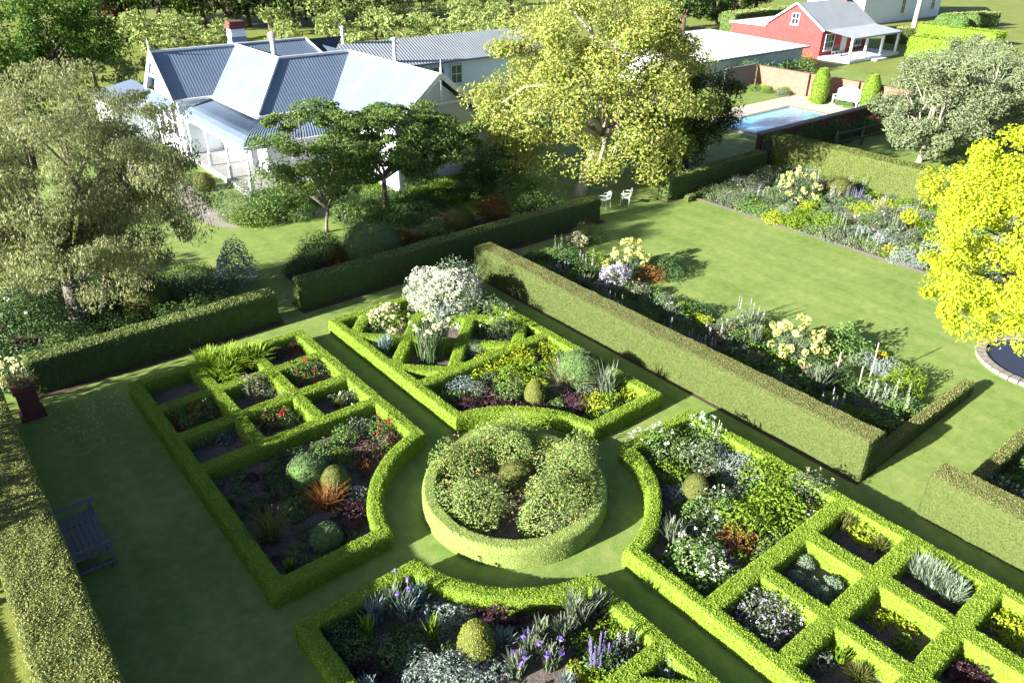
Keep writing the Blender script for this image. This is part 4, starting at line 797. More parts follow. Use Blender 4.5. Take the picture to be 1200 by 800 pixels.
KIND = {  # kind: (object name, category, maker(r), height/radius)
 'rose_red': ('rose_bush', 'rose', lambda r, h: g_mound(r, h, 'mid', .065, .75, 'fred', 9, .055), 1.2),
 'rose_pink': ('rose_bush', 'rose', lambda r, h: g_mound(r, h, 'grey', .065, .7, 'fpeach', 16, .035), 1.3),
 'rose_dusty': ('rose_bush', 'rose', lambda r, h: g_mound(r, h, 'olive', .06, .75, 'fpink', 10, .04), 1.2),
 'daylily': ('daylily_clump', 'plant', lambda r, h: g_strap(r*1.2, h*1.25, 'fresh', 380, .05, droop=1.0), .9),
 'grass': ('grass_tuft', 'grass', lambda r, h: g_strap(r, h, 'olive', 170, .014, droop=.9), 1.2),
 'rustgrass': ('grass_tuft', 'grass', lambda r, h: g_strap(r, h, 'rust', 190, .014, droop=.8), 1.0),
 'iris_cream': ('iris_clump', 'iris', lambda r, h: g_strap(r, h, 'grey', 150, .035, 'fcream', 26, .085, .25, .55), 1.4),
 'iris_violet': ('iris_clump', 'iris', lambda r, h: g_strap(r, h, 'grey', 60, .04, 'fviolet', 4, .06, .3, .7), 1.5),
 'iris_blue': ('iris_clump', 'iris', lambda r, h: g_strap(r, h, 'blue', 80, .04, droop=.35, spread=.8), 1.4),
 'iris_leaf': ('iris_clump', 'iris', lambda r, h: g_strap(r, h, 'grey', 90, .045, droop=.3, spread=.8), 1.5),
 'iris_lime': ('iris_clump', 'iris', lambda r, h: g_strap(r, h, 'bright', 45, .04, droop=.3, spread=.7), 1.6),
 'yucca': ('yucca_plant', 'yucca', lambda r, h: g_strap(r, h, 'straw', 130, .045, droop=.55), .9),
 'silver': ('silver_shrub', 'plant', lambda r, h: g_mound(r, h, 'silver', .08, 1.0, lump=.5, asp=.35), .75),
 'silverfl': ('silver_shrub', 'plant', lambda r, h: g_mound(r, h, 'blue', .06, .9, 'wht', 26, .026), .7),
 'purple': ('purple_perennial', 'plant', lambda r, h: g_mound(r, h, 'purple', .07, .9, lump=.5), .7),
 'rust': ('rusty_shrub', 'plant', lambda r, h: g_mound(r, h, 'brown', .06, .8, lump=.5), .9),
 'redbush': ('russet_shrub', 'shrub', lambda r, h: g_mound(r, h, 'rust', .07, .9), .9),
 'dark': ('dark_shrub', 'shrub', lambda r, h: g_mound(r, h, 'dark', .075), .9),
 'mid': ('green_perennial', 'plant', lambda r, h: g_mound(r, h, 'mid', .08), .8),
 'bright': ('bright_perennial', 'plant', lambda r, h: g_mound(r, h, 'bright', .085, lump=.4), .85),
 'lime': ('lime_perennial', 'plant', lambda r, h: g_mound(r, h, 'lime', .075, lump=.45), .8),
 'grey': ('grey_perennial', 'plant', lambda r, h: g_mound(r, h, 'grey', .07), .8),
 'sage': ('sage_perennial', 'plant', lambda r, h: g_mound(r, h, 'sage', .07), .85),
 'blue': ('blue_perennial', 'plant', lambda r, h: g_mound(r, h, 'blue', .07), .8),
 'peony': ('peony_shrub', 'shrub', lambda r, h: g_mound(r, h, 'bright', .10, 1.1, lump=.42, asp=.45), .95),
 'wrose': ('white_flower_shrub', 'shrub', lambda r, h: g_mound(r, h, 'mid', .075, .85, 'wht', 34, .042), 1.05),
 'wfl': ('white_flower_clump', 'plant', lambda r, h: g_mound(r, h, 'sage', .07, .8, 'wht', 16, .032), 1.2),
 'paleshrub': ('pale_flower_shrub', 'shrub', lambda r, h: g_mound(r, h, 'grey', .07, .9, 'flilac', 40, .032), .85),
 'lilac': ('lilac_flower_shrub', 'shrub', lambda r, h: g_mound(r, h, 'grey', .07, .8, 'flilac', 190, .055), 1.3),
 'ivory': ('white_shrub', 'shrub', lambda r, h: g_mound(r, h, 'greyl', .07, .7)+[('bloom', [blobs(*(lambda q: (q, .07*RNG.uniform(.7, 1.3, len(q))))(dome(900, r*1.1, h*1.05, .3, zmin=-.02, lo=.78)[0]), 24, .055)], [P('ivory')])], 1.25),
 'rhodo': ('cream_flower_shrub', 'shrub', lambda r, h: g_mound(r, h, 'mid', .08, .8, 'fcream', 60, .085), 1.05),
 'yellow': ('yellow_flower_clump', 'plant', lambda r, h: g_mound(r, h, 'bright', .06, .8, 'fyellow', 40, .04), .6),
 'lupin': ('lupin_clump', 'lupin', lambda r, h: g_spire(r, h, 'grey', 'flilac', 6), 1.7),
 'foxglove': ('white_spire_plant', 'plant', lambda r, h: g_spire(r, h, 'mid', 'ivory', 6), 1.9),
 'violetspire': ('violet_spire_plant', 'plant', lambda r, h: g_spire(r, h, 'mid', 'fviolet', 14), 1.9),
 'spikes': ('upright_grey_plant', 'plant', lambda r, h: g_strap(r*1.2, h, 'greyl', 420, .022, droop=.1, spread=.8), 1.35),
 'euph': ('spurge_shrub', 'shrub', lambda r, h: g_euph(r, h), 1.25),
 'cone': ('topiary_cone', 'topiary', lambda r, h: g_cone(r, h, 'gold', 'olive'), 2.0),
 'bluntcone': ('topiary_cone', 'topiary', lambda r, h: g_cone(r, h, 'olive', 'olive'), 1.8),
 'gcone': ('topiary_cone', 'topiary', lambda r, h: g_cone(r, h, 'mid', 'mid'), 1.7),
 'ball': ('topiary_ball', 'topiary', lambda r, h: g_ball(r, h, 'dark', 'dark'), 1.35),
 'gball': ('topiary_ball', 'topiary', lambda r, h: g_ball(r, h, 'sage', 'mid'), 1.3),
 'bball': ('blue_ball', 'plant', lambda r, h: g_mound(r*.85, h*1.1, 'greyl', .05, 1.7, lump=.16, asp=.3), 1.0),
 'oball': ('topiary_ball', 'topiary', lambda r, h: g_ball(r, h, 'olive', 'olive'), 1.45),
 'rosebig': ('rose_bush', 'rose', lambda r, h: g_mound(r, h*1.25, 'bush', .06, 1.3, 'fpeach', 50, .02, lump=.42), 1.2),
 'camellia': ('big_leafy_shrub', 'shrub', lambda r, h: g_mound(r, h, 'dark', .11, .9, 'wht', 14, .06), 1.3),
 'leafy': ('big_leafy_shrub', 'shrub', lambda r, h: g_mound(r, h, 'mid', .11, .9, lump=.4), 1.2),
 'climb': ('wall_climber', 'climber', lambda r, h: g_mound(r, h, 'dark', .12, .8), 2.2), 'climbrose': ('wall_climber', 'climber', lambda r, h: g_mound(r, h, 'mid', .12, .8, 'fpink', 22, .05), 2.2), 'vine': ('wall_climber', 'climber', lambda r, h: g_mound(r, h, 'mid', .16, .7), 1.9),
 'conif': ('blue_conifer', 'conifer', lambda r, h: g_mound(r, h, 'blue', .09, 1.1, lump=.3), 2.1),
}
def place(kind, x, y, r, label, group=None, hr=None, z=0.0):
    nm, cat, fn, k = KIND[kind]; h = r*(hr or k); parts = fn(r, h)
    if len(parts) == 1:
        return obj(nm, parts[0][1], parts[0][2], None, (x, y, z), label=label, cat=cat, group=group)
    t = empty(nm, (x, y, z), 0, label, cat, group)
    for n, ch, mt in parts: obj(n, ch, mt, t, kind='stuff' if n in ('bloom', 'foliage', 'flower_spike', 'flower_head', 'stem') else None)
    return t
PLACED = []
def pl(kind, px, py, wpx, label, group=None, hr=None, z=.05):
    """centre of the plant in the photograph and its width there"""
    k = hr or KIND[kind][3]; q = gp(px, py, .3); r = wpx/2*depth(q)/F_PX; q = gp(px, py, r*k*.5); r = wpx/2*1.1*depth(q)/F_PX
    PLACED.append((q[0], q[1], r)); return place(kind, q[0], q[1], r, label, group, hr, z)
for a in [
 # bed half in shade, left
 ('rose_red', 205, 484, 34, 'red flowered rose bush in the second square pocket down the shaded left row, left one'), ('rose_red', 238, 482, 34, 'red flowered rose bush in the shaded left row, right one of its pocket'),
 ('rose_red', 222, 496, 26, 'small red flowered rose bush in the middle front of the shaded rose pocket'),
 ('grey', 240, 516, 26, 'low grey green plant in the third shaded square pocket, left one'), ('blue', 264, 514, 24, 'low bluish plant in the third shaded square pocket, right one'),
 ('daylily', 248, 428, 50, 'bright green daylily clump filling the upper pocket, nearest the dark hedge on the left'), ('daylily', 272, 426, 52, 'bright green daylily clump in the middle of the overflowing pocket'), ('daylily', 294, 420, 46, 'bright green daylily clump at the right end of the overflowing pocket'), ('daylily', 262, 440, 44, 'bright green daylily clump in front of the other daylilies'),
 ('rose_pink', 298, 452, 34, 'peach flowered grey leaved rose in the central square pocket of the left bed'), ('grey', 312, 462, 16, 'small grey plant beside the peach rose in the left bed'),
 ('rose_dusty', 318, 494, 30, 'dusty pink rose bush in the lower middle pocket of the left bed'), ('rose_red', 336, 490, 28, 'rose bush with crimson flowers beside the dusty pink rose'), ('rose_pink', 336, 470, 26, 'pale peach rose overhanging the hedge crossing below the peach rose'),
 ('rust', 328, 412, 28, 'brown twiggy shrub in the far corner pocket of the left bed, left one'), ('rust', 350, 406, 28, 'brown twiggy shrub in the far corner pocket of the left bed, right one'),
 ('rose_red', 354, 438, 34, 'bushy rose with one bright red flower beside the straight path'), ('rose_pink', 374, 430, 22, 'peach rose on the right side of the red rose pocket'),
 ('grey', 388, 468, 20, 'small grey plant in the pocket next to the straight path, left one'), ('wfl', 406, 466, 20, 'small white flecked plant in the pocket next to the straight path, right one'), ('grass', 396, 474, 16, 'little grassy tuft in the pocket next to the straight path'),
 ('gball', 361, 552, 46, 'round grey green clipped ball in the left bed'), ('bluntcone', 393, 564, 36, 'olive clipped cone beside the round grey green ball'), ('silverfl', 416, 578, 28, 'pale blue white flowering mound by the curved hedge of the left bed'),
 ('rustgrass', 382, 584, 58, 'rust orange grass tuft below the olive clipped cone'), ('purple', 410, 604, 44, 'dark wine red plant beside the rust orange grass'), ('purple', 428, 598, 24, 'small wine red plant touching the curved hedge'),
 ('grass', 316, 620, 64, 'spiky green grass tuft on the shaded soil of the left bed'), ('gball', 382, 630, 36, 'grey green ball in the lower corner of the left bed'), ('dark', 301, 589, 30, 'dark green bush left of the spiky grass tuft'),
 ('mid', 344, 600, 38, 'green mound between the spiky grass tuft and the rust grass'), ('dark', 330, 572, 34, 'dark green mound below the soil edge in the left bed'), ('mid', 352, 580, 28, 'small green mound below the grey green ball'), ('mid', 348, 650, 28, 'low green plant in the bottom corner of the left bed'),
 ('rust', 432, 528, 32, 'brownish shrub by the curved hedge in the upper left bed'), ('rose_red', 447, 503, 28, 'rose with one scarlet flower in the upper corner of the left bed'), ('purple', 462, 512, 22, 'dark purple plant in the upper corner of the left bed'),
 ('mid', 402, 512, 36, 'green perennial under the inner hedge of the left bed, right of the grey ones'), ('grey', 420, 498, 30, 'grey green perennial under the inner hedge of the left bed'), ('redbush', 425, 545, 22, 'small russet plant below the brownish shrub'),
 ('mid', 378, 528, 32, 'leafy green plant above the round grey green ball'), ('dark', 345, 536, 30, 'dark leafy plant at the upper left of the grey green ball'), ('bright', 402, 536, 28, 'brighter green plant above the olive clipped cone'), ('dark', 318, 556, 26, 'small dark plant against the shaded inner hedge'),
 # lattice bed
 ('ivory', 523, 338, 84, 'large rounded shrub smothered in silvery white flowers by the lattice hedge'), ('rhodo', 450, 374, 44, 'cream and peach flowered shrub in the lattice pocket left of the silvery white shrub'), ('yellow', 462, 358, 26, 'bright yellow flower clump behind the cream flowered shrub'), ('bright', 482, 358, 22, 'bright green clump between the yellow flowers and the silvery shrub'),
 ('iris_blue', 450, 407, 32, 'blue green iris leaves in the triangular pocket by the straight path'), ('iris_cream', 503, 404, 62, 'big clump of cream bearded irises in the lattice pocket'), ('iris_blue', 518, 374, 34, 'dusky iris clump in the central lattice pocket'), ('bball', 556, 411, 28, 'blue grey ball in a lattice pocket'),
 ('mid', 556, 386, 30, 'leafy green shrub in the right lattice pocket, left one'), ('wfl', 588, 386, 42, 'leafy shrub with cream flecks in the right lattice pocket'), ('wfl', 580, 364, 40, 'cream rose on the far right pocket of the lattice hedge'), ('dark', 565, 350, 20, 'dark small shrub right of the silvery white shrub'),
 ('cone', 627, 460, 25, 'yellow green clipped cone in the bed behind the round bed'), ('yucca', 665, 442, 60, 'straw striped spiky yucca right of the yellow green cone'), ('gball', 678, 432, 50, 'dark green dome behind the spiky yucca'),
 ('lime', 556, 432, 36, 'feathery lime perennial at the left of the bed behind the ring'), ('lime', 580, 424, 42, 'feathery lime perennial in a drift, second from left'), ('lime', 605, 418, 42, 'feathery lime perennial in the middle of the drift'), ('bright', 600, 440, 40, 'bright green perennial in front of the lime drift'), ('bright', 628, 432, 38, 'bright green perennial behind the yellow green cone'),
 ('lime', 642, 408, 30, 'feathery lime perennial against the right hedge, far one'), ('bright', 655, 404, 28, 'tall bright plant in the far corner beside the hedge'), ('lime', 646, 428, 26, 'feathery lime perennial left of the dark green dome'), ('mid', 598, 462, 34, 'mid green mound left of the yellow green cone'),
 ('silverfl', 540, 452, 34, 'pale blue grey mound at the left end behind the ring hedge'), ('grey', 560, 456, 28, 'grey green mound beside the pale blue grey mound'), ('purple', 553, 476, 38, 'dark purple leaves along the front of the bed, left patch'), ('purple', 582, 472, 38, 'dark purple leaves along the front of the bed, middle patch'), ('purple', 606, 474, 28, 'dark purple leaves at the foot of the yellow green cone'), ('mid', 528, 466, 28, 'green plant in the left corner behind the ring hedge'),
 ('iris_leaf', 712, 450, 44, 'grey green iris leaves in the right corner of the bed behind the ring'), ('lime', 700, 470, 34, 'lime green mound by the curved hedge, right corner'), ('bright', 716, 470, 30, 'bright mound next to the lime mound in the right corner'), ('lime', 738, 464, 26, 'small lime clump in the right tip of the bed'), ('purple', 672, 468, 34, 'dark purple low plant right of the yellow green cone'), ('grey', 688, 455, 26, 'grey leafy plant right of the spiky yucca'),
 # ring
 ('rosebig', 552, 590, 78, 'big bronze tinged rose bush in the ring, front left'), ('rosebig', 646, 594, 80, 'big bronze tinged rose bush in the ring, front right'), ('rosebig', 670, 546, 74, 'big bronze tinged rose bush in the ring, on the right side'), ('rosebig', 600, 520, 74, 'big bronze tinged rose bush in the ring, at the back'), ('rosebig', 538, 546, 60, 'big bronze tinged rose bush in the ring, on the left side'), ('oball', 606, 558, 40, 'clipped olive green dome among the rose bushes at the ring centre'),
 # right bed
 ('wrose', 774, 518, 58, 'white flowered shrub at the far left corner of the right bed'), ('wrose', 822, 506, 50, 'white flowered shrub at the far corner of the right bed next to the hedge'), ('bright', 788, 552, 46, 'leafy green mound below the white shrubs in the right bed'), ('wfl', 820, 536, 48, 'pale spiky plant with white flowers in the right bed'), ('silver', 868, 548, 50, 'silvery blue feathery mound in the right bed'), ('foxglove', 842, 510, 30, 'white flower spires against the right bed hedge'),
 ('silver', 848, 530, 34, 'smaller silvery mound beside the pale spiky plant'), ('peony', 905, 564, 66, 'large bright green leafy shrub in the right bed, farthest of three'), ('peony', 880, 606, 72, 'large bright green leafy shrub in the right bed, nearest the white blooms'), ('peony', 918, 592, 62, 'large bright green leafy shrub in the right bed, middle of three'), ('rose_pink', 950, 570, 50, 'peach tipped shrub at the right end of the right bed'),
 ('wfl', 838, 590, 44, 'white flecked bush in the middle of the right bed'), ('mid', 812, 600, 40, 'green bush left of the white flecked bush'), ('wfl', 832, 615, 34, 'pale flowered spike plant in front of the white flecked bush'), ('purple', 826, 562, 26, 'small purple leaved plant in the right bed'), ('silver', 790, 578, 28, 'silver mound beside the curved hedge of the right bed'), ('iris_leaf', 788, 628, 40, 'pale striped iris leaves by the curved hedge of the right bed'),
 ('wrose', 812, 655, 66, 'white flowered mound in the lower corner of the right bed, left one'), ('wrose', 836, 672, 40, 'white flowered mound in the lower corner of the right bed, right one'), ('redbush', 866, 628, 44, 'bronze tipped shrub below the bright green shrubs'), ('bright', 808, 686, 36, 'bright foliage at the low corner of the right bed'), ('dark', 768, 600, 24, 'dark low plant against the curved hedge of the right bed'),
 ('bluntcone', 816, 572, 32, 'olive clipped cone hidden among white flowers in the right bed'), ('grey', 870, 578, 26, 'grey plant between the bright shrubs and the silvery mound'),
 # right pockets
 ('grass', 990, 612, 38, 'leafy grassy clump in the far pocket of the right grid, left one'), ('lime', 1012, 626, 40, 'pale green clump in the far pocket of the right grid'), ('grass', 1030, 640, 30, 'straw green tuft in the far pocket of the right grid, right one'),
 ('bball', 944, 662, 24, 'grey blue ball in the pocket of five balls, back left one'), ('bball', 934, 677, 21, 'grey blue ball in the pocket of five balls, front left one'), ('bball', 953, 686, 19, 'grey blue ball in the pocket of five balls, smallest in the middle'), ('bball', 975, 685, 24, 'grey blue ball in the pocket of five balls, right one'), ('bball', 962, 697, 23, 'grey blue ball in the pocket of five balls, nearest one'),
 ('paleshrub', 876, 708, 52, 'pale lilac flowered shrub filling the lower left pocket of the right grid, left one'), ('paleshrub', 912, 712, 56, 'pale lilac flowered shrub filling the lower left pocket, right one'), ('paleshrub', 896, 738, 56, 'pale lilac flowered shrub filling the lower left pocket, nearest one'),
 ('spikes', 1078, 672, 36, 'upright grey lavender in a square pocket, left one'), ('spikes', 1096, 684, 40, 'upright grey lavender in a square pocket, middle one'), ('spikes', 1114, 698, 38, 'upright grey lavender in a square pocket, right one'),
 ('lime', 1028, 728, 24, 'small lime mound on dark soil, left of two'), ('lime', 1042, 724, 20, 'small lime mound on dark soil, far one'), ('lime', 1062, 734, 22, 'small lime mound on dark soil, right one'), ('bright', 1060, 754, 26, 'small green mound on dark soil, nearest one'),
 ('lime', 1170, 728, 36, 'yellow green leafy clump in the pocket at the right edge, left one'), ('lime', 1192, 736, 40, 'yellow green leafy clump in the pocket at the right edge, right one'), ('lime', 1184, 752, 30, 'yellow green leafy clump in the pocket at the right edge, front one'),
 ('grey', 962, 776, 34, 'grey plant in the bottom pocket of the right grid, left one'), ('iris_lime', 984, 772, 26, 'straw green upright plant in the bottom pocket of the right grid'), ('grass', 1006, 790, 36, 'grassy pale plant in the bottom pocket of the right grid'), ('bright', 972, 764, 20, 'small leafy plant at the back of the bottom pocket'),
 ('purple', 1116, 786, 36, 'dark purple shrub in the bottom right pocket, left one'), ('purple', 1142, 792, 36, 'dark purple shrub in the bottom right pocket, right one'), ('silver', 1172, 786, 26, 'pale grey sprigs in the bottom right pocket'),
 # nearest bed
 ('cone', 558, 750, 44, 'yellow green clipped cone in the nearest bed'), ('silver', 500, 786, 62, 'silver feathery shrub at the bottom edge, left one'), ('silver', 538, 786, 66, 'silver feathery shrub in front of the nearest clipped cone'), ('silver', 575, 792, 44, 'silver feathery shrub at the bottom edge, right one'),
 ('iris_violet', 622, 762, 46, 'violet iris in front of the purple leaved patch, left one'), ('iris_violet', 644, 774, 42, 'violet iris at the bottom, right one'), ('iris_violet', 606, 782, 40, 'violet iris at the bottom edge beside the silver shrubs'), ('iris_violet', 462, 706, 46, 'violet iris with a single large flower by the upper hedge'),
 ('iris_leaf', 676, 722, 56, 'tall pale iris leaves near the hedge corner, left clump'), ('iris_leaf', 698, 712, 44, 'tall pale iris leaves near the hedge corner, right clump'), ('iris_leaf', 660, 742, 40, 'tall pale iris leaves in front of the others'), ('purple', 588, 716, 48, 'dark purple leaved patch below the curved hedge, left one'), ('purple', 620, 724, 44, 'dark purple leaved patch below the curved hedge, right one'), ('purple', 572, 712, 34, 'dusky purple plant behind the nearest clipped cone'),
 ('iris_blue', 440, 720, 40, 'blue green iris leaves in the left of the nearest bed'), ('iris_blue', 476, 716, 40, 'blue green iris leaves below the single violet flower'), ('iris_blue', 488, 700, 38, 'blue green iris leaves against the upper hedge'), ('silver', 520, 722, 52, 'silver leaved plant left of the nearest clipped cone'), ('iris_lime', 508, 740, 36, 'lime green upright leaves, right one'), ('iris_lime', 430, 738, 34, 'lime green upright leaves, left one'),
 ('dark', 402, 742, 50, 'dark green ferny mound in the shaded corner of the nearest bed'), ('mid', 420, 758, 40, 'green ferny mound near the bottom left hedge'), ('purple', 440, 784, 36, 'dark purple leaves at the bottom left'), ('dark', 488, 750, 44, 'dark green mound left of the silver shrubs'), ('mid', 460, 770, 40, 'mid green mound at the bottom left of the nearest bed'), ('dark', 414, 724, 38, 'dark plant under the upper hedge of the nearest bed'),
 ('bright', 690, 752, 36, 'bright green leafy plant under the pale iris leaves'), ('bright', 714, 738, 34, 'lush green plant near the right hedge of the nearest bed'), ('violetspire', 704, 770, 46, 'lavender blue spires in the nearest bed, left clump'), ('lupin', 738, 756, 34, 'lavender spires by the right hedge of the nearest bed'), ('grey', 722, 774, 42, 'straw grey clump beside the lavender spires'), ('lime', 676, 788, 30, 'lime clump at the bottom beside the lavender spires'), ('lime', 700, 792, 40, 'pale lime tuft at the bottom edge'), ('mid', 746, 738, 26, 'little green plant in the right tip of the nearest bed'), ('iris_leaf', 634, 742, 34, 'pale iris leaves right of the purple patch'),
 ('blue', 784, 776, 52, 'blue green bush in the triangular pocket of the nearest hedge'),
 # shrubs by the long hedges and the villa
 ('camellia', 30, 372, 110, 'big dark shrub with white flowers at the left edge by the dark hedge'), ('rhodo', 14, 440, 46, 'cream flowered shrub at the left edge behind the planter'), ('dark', 78, 340, 66, 'dark shrub in the deep shade beside the stout grey trunk'), ('leafy', 112, 342, 52, 'leafy shrub between the two grey trunks'), ('oball', 168, 345, 56, 'olive yellow shrub right of the thin leaning trunk'),
 ('wfl', 218, 338, 50, 'white flowered shrub behind the end of the dark hedge, left one'), ('wfl', 248, 336, 46, 'white flowered shrub behind the end of the dark hedge, right one'), ('conif', 272, 308, 46, 'blue green upright conifer at the end of the dark hedge'), ('mid', 130, 375, 40, 'low green plant behind the dark hedge at the left'), ('dark', 196, 350, 36, 'dark shrub between the olive shrub and the white flowers'),
 ('dark', 376, 290, 56, 'dark green shrub at the lawn edge behind the long hedge'), ('dark', 352, 312, 36, 'dark spiky shrub at the left end of the long hedge'), ('redbush', 402, 302, 34, 'russet brown dome behind the long dark hedge'), ('gball', 437, 285, 62, 'grey green dome shrub behind the long dark hedge'), ('redbush', 477, 278, 30, 'small russet shrub right of the grey green dome'), ('mid', 510, 272, 40, 'low green plants behind the long dark hedge'),
 ('oball', 538, 258, 34, 'olive gold clipped dome behind the long dark hedge'), ('redbush', 580, 240, 48, 'smoky red shrub behind the long dark hedge'), ('leafy', 615, 228, 70, 'leafy green shrub behind the long dark hedge near the big tree'), ('camellia', 575, 190, 84, 'big dark evergreen shrub at the corner of the villa'), ('dark', 490, 240, 60, 'dark leafy shrub below the gable windows'), ('dark', 460, 262, 44, 'dark shrub at the foot of the flat-crowned tree'),
 ('wfl', 284, 236, 62, 'bushy green shrub with pale flowers before the verandah corner'), ('leafy', 312, 240, 56, 'leafy shrub in front of the verandah, right of the pale flowers'), ('bright', 296, 252, 46, 'bright green clump at the path before the verandah'), ('mid', 345, 246, 44, 'green shrub below the airy tree'), ('leafy', 406, 244, 40, 'leafy shrub between the two dark trees'), ('mid', 425, 262, 40, 'green mound between the path and the flat-crowned tree'), ('oball', 238, 214, 24, 'small round dark shrub by the verandah step'), ('dark', 225, 210, 26, 'dark bush at the end of the verandah'), ('bright', 512, 220, 40, 'green plants under the gable window'),
 ('dark', 605, 165, 44, 'dark conical shrub right of the villa side porch'), ('redbush', 618, 150, 34, 'dusky red shrub in the shade right of the villa'),
 ('lime', 775, 210, 34, 'bright climbing shrub at the end of the dark hedge by the chairs'),
 # long border
 ('rhodo', 676, 282, 20, 'pale yellow flowered plant at the far end of the long border'), ('rose_red', 690, 272, 34, 'tall rose with pinkish red flowers at the far end of the long border'), ('euph', 738, 302, 58, 'yellow green spurge with round heads near the far end of the long border'), ('lilac', 720, 326, 36, 'white and lilac flowering shrub beside the tall hedge'), ('bright', 700, 306, 36, 'rounded bright green shrub left of the lilac white shrub'), ('dark', 668, 306, 44, 'dark green mound in the shade of the tall hedge'), ('foxglove', 656, 292, 24, 'slim white spires at the far end of the long border'),
 ('euph', 935, 398, 76, 'large pale yellow spurge in the middle of the long border'), ('leafy', 985, 400, 60, 'dark leafy shrub right of the large pale yellow spurge'), ('lime', 890, 394, 34, 'lime green mound left of the large pale yellow spurge'), ('lupin', 880, 368, 36, 'lilac lupins left of the pale yellow spurge'), ('silver', 1034, 430, 40, 'silver leaved plant at the lawn side of the long border'), ('silver', 1014, 420, 34, 'grey leaved plant beside the silver one at the lawn side'), ('yellow', 1032, 417, 12, 'tiny bright yellow flower clump at the lawn edge'),
 ('redbush', 764, 318, 34, 'russet shrub below the far yellow green spurge'), ('dark', 778, 312, 44, 'dark shrub right of the far spurge'), ('foxglove', 1050, 470, 40, 'pale spires near the lower end of the long border'), ('bright', 1062, 446, 50, 'bright green shrub at the lower end of the long border'),
 # far border
 ('euph', 935, 216, 62, 'big yellow spurge in the far border'), ('oball', 984, 222, 30, 'pale clipped ball in front of the broad sunlit hedge'), ('dark', 1008, 226, 22, 'dark ball beside the pale clipped ball'), ('violetspire', 1000, 232, 22, 'violet spires in front of the pale clipped ball'), ('bball', 918, 250, 24, 'blue green dome at the front of the far border'), ('silver', 1062, 252, 36, 'silver plant by the golden tree in the far border'), ('lime', 1012, 250, 42, 'bright lime mound in the far border'), ('bright', 970, 264, 40, 'bright green mound at the front edge of the far border'), ('wfl', 895, 208, 34, 'white flowered plant by the black gate'), ('silver', 1005, 272, 30, 'silver plant at the front edge of the far border'), ('yellow', 1040, 294, 26, 'yellow flowered clump at the front edge of the far border'),
]: pl(*a)
place('yucca', -7.95, 10.72, .42, 'straw coloured spiky plant on top of the brick pedestal', z=.88, hr=1.1)
def fill(n, x0, x1, y0, y1, kinds, where, rr=(.28, .5), gap=.62, edge=0):
    tries = 0; k = 0
    while k < n and tries < n*40:
        tries += 1; x, y = RNG.uniform(x0, x1), RNG.uniform(y0, y1); r = RNG.uniform(*rr)
        px, py = gpin((x, y, .3))
        if not (-20 < px < 1220 and -20 < py < 820) or np.hypot(x, y) < 3.62: continue
        if any((x-a)**2+(y-b)**2 < (gap*(r+c))**2 for a, b, c in PLACED): continue
        kd = kinds[RNG.integers(len(kinds))]; PLACED.append((x, y, r)); k += 1
        nm = KIND[kd][0].replace('_', ' ')
        fx, fy = (x-x0)/(x1-x0), (y-y0)/(y1-y0); spot = ''
        if (x1-x0) > 2 and n > 25: spot = ', '+('left side' if fx < .36 else 'centre line' if fx < .67 else 'right side')+(', near end' if fy < .33 else ', halfway along' if fy < .67 else ', far end')
        place(kd, x, y, r, '%s %s%s' % (nm, where, spot), '%s %s%s' % (nm, where, spot), z=.05)
fill(150, 7.95, 10.9, -4.1, 10.3, ['mid', 'mid', 'dark', 'dark', 'grey', 'bright', 'bright', 'mid', 'iris_leaf', 'dark', 'lime', 'sage', 'rose_pink', 'leafy', 'wfl', 'lupin'], 'growing in the long border', (.32, .56), .46)
fill(170, 20.9, 27.6, -1.5, 11.2, ['mid', 'mid', 'grey', 'bright', 'lime', 'bright', 'sage', 'iris_leaf', 'wfl', 'rose_pink', 'lime', 'mid', 'bright', 'silver', 'leafy', 'sage', 'lupin', 'grey'], 'growing in the far border', (.4, .75), .46)
fill(30, -5.2, -.9, .95, 4.8, ['mid', 'grey', 'sage', 'bright', 'purple', 'iris_lime', 'rust'], 'filling the shaded left bed', (.14, .26), .8)
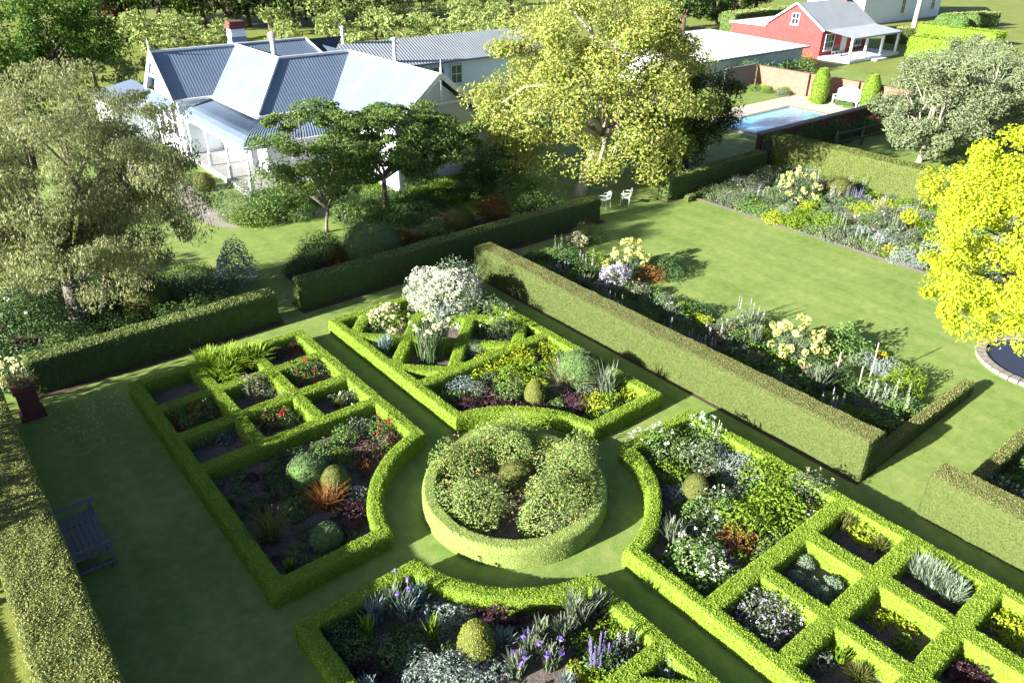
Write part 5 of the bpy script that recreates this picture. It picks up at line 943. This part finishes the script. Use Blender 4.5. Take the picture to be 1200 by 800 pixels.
fill(46, .9, 5.2, .95, 4.7, ['mid', 'sage', 'lime', 'purple', 'bright'], 'filling the bed behind the ring', (.16, .3), .66)
fill(46, .95, 5.2, -4.7, -.9, ['mid', 'sage', 'bright', 'dark', 'wfl'], 'filling the right bed', (.16, .3), .66)
fill(50, -5.2, -.9, -4.7, -.9, ['mid', 'dark', 'sage', 'purple', 'iris_blue', 'silver'], 'filling the nearest bed', (.16, .3), .7)
fill(10, 7.9, 11, -9, -7, ['mid', 'dark', 'wfl', 'grey'], 'in the corner border behind the cut-off tall hedge')
fill(44, -9.4, -1.6, 12.6, 17.2, ['mid', 'dark', 'leafy', 'dark'], 'in the shade under the weeping trees', (.4, .8), .5)
fill(18, 4.7, 9.4, 21.6, 24.0, ['mid', 'leafy', 'wfl', 'dark', 'bright'], 'in front of the verandah', (.5, .85), .5)
fill(34, 6.5, 15.5, 17.7, 20.4, ['mid', 'dark', 'leafy', 'bright'], 'at the foot of the villa walls', (.45, .8), .5)
fill(34, 29, 45.5, 12.7, 13.35, ['climb', 'climb', 'climbrose'], 'climbing against the shaded brick wall', (.45, .75), .42)
fill(12, 46.5, 56.5, 27.6, 28.3, ['vine'], 'climbing the front of the white roofed shed', (.6, .9), .6)
fill(14, 45.2, 46.3, 14.5, 26, ['grey', 'mid', 'lime'], 'at the foot of the pink brick wall', (.4, .6), .5)
for k, (px, py, h) in enumerate(((976, 452, 1.05), (1003, 462, .85), (1018, 446, 1.2))):
    q = gp(px, py); obj('garden_stake', [tube([(0, 0, -.1), (.02, 0, h*.5), (.05, .03, h)], .018, 6)], M['stakewood'], None, (q[0], q[1], .05), label='bleached wooden stake in the long border, %s of three' % ('leftmost', 'middle', 'rightmost')[k], cat='stake')
# white daisies in the shaded lawn
n = 260; x = RNG.uniform(-7.7, -5.8, n); y = RNG.normal(9.9, .8, n); kk = y < 11.3; C = np.stack([x, y, np.full(n, .02)], 1)[kk]
obj('lawn_daisies', [leaves(C, np.tile([0, 0, 1.], (len(C), 1)), .035, .9, .3)], [P('wht')], kind='stuff')
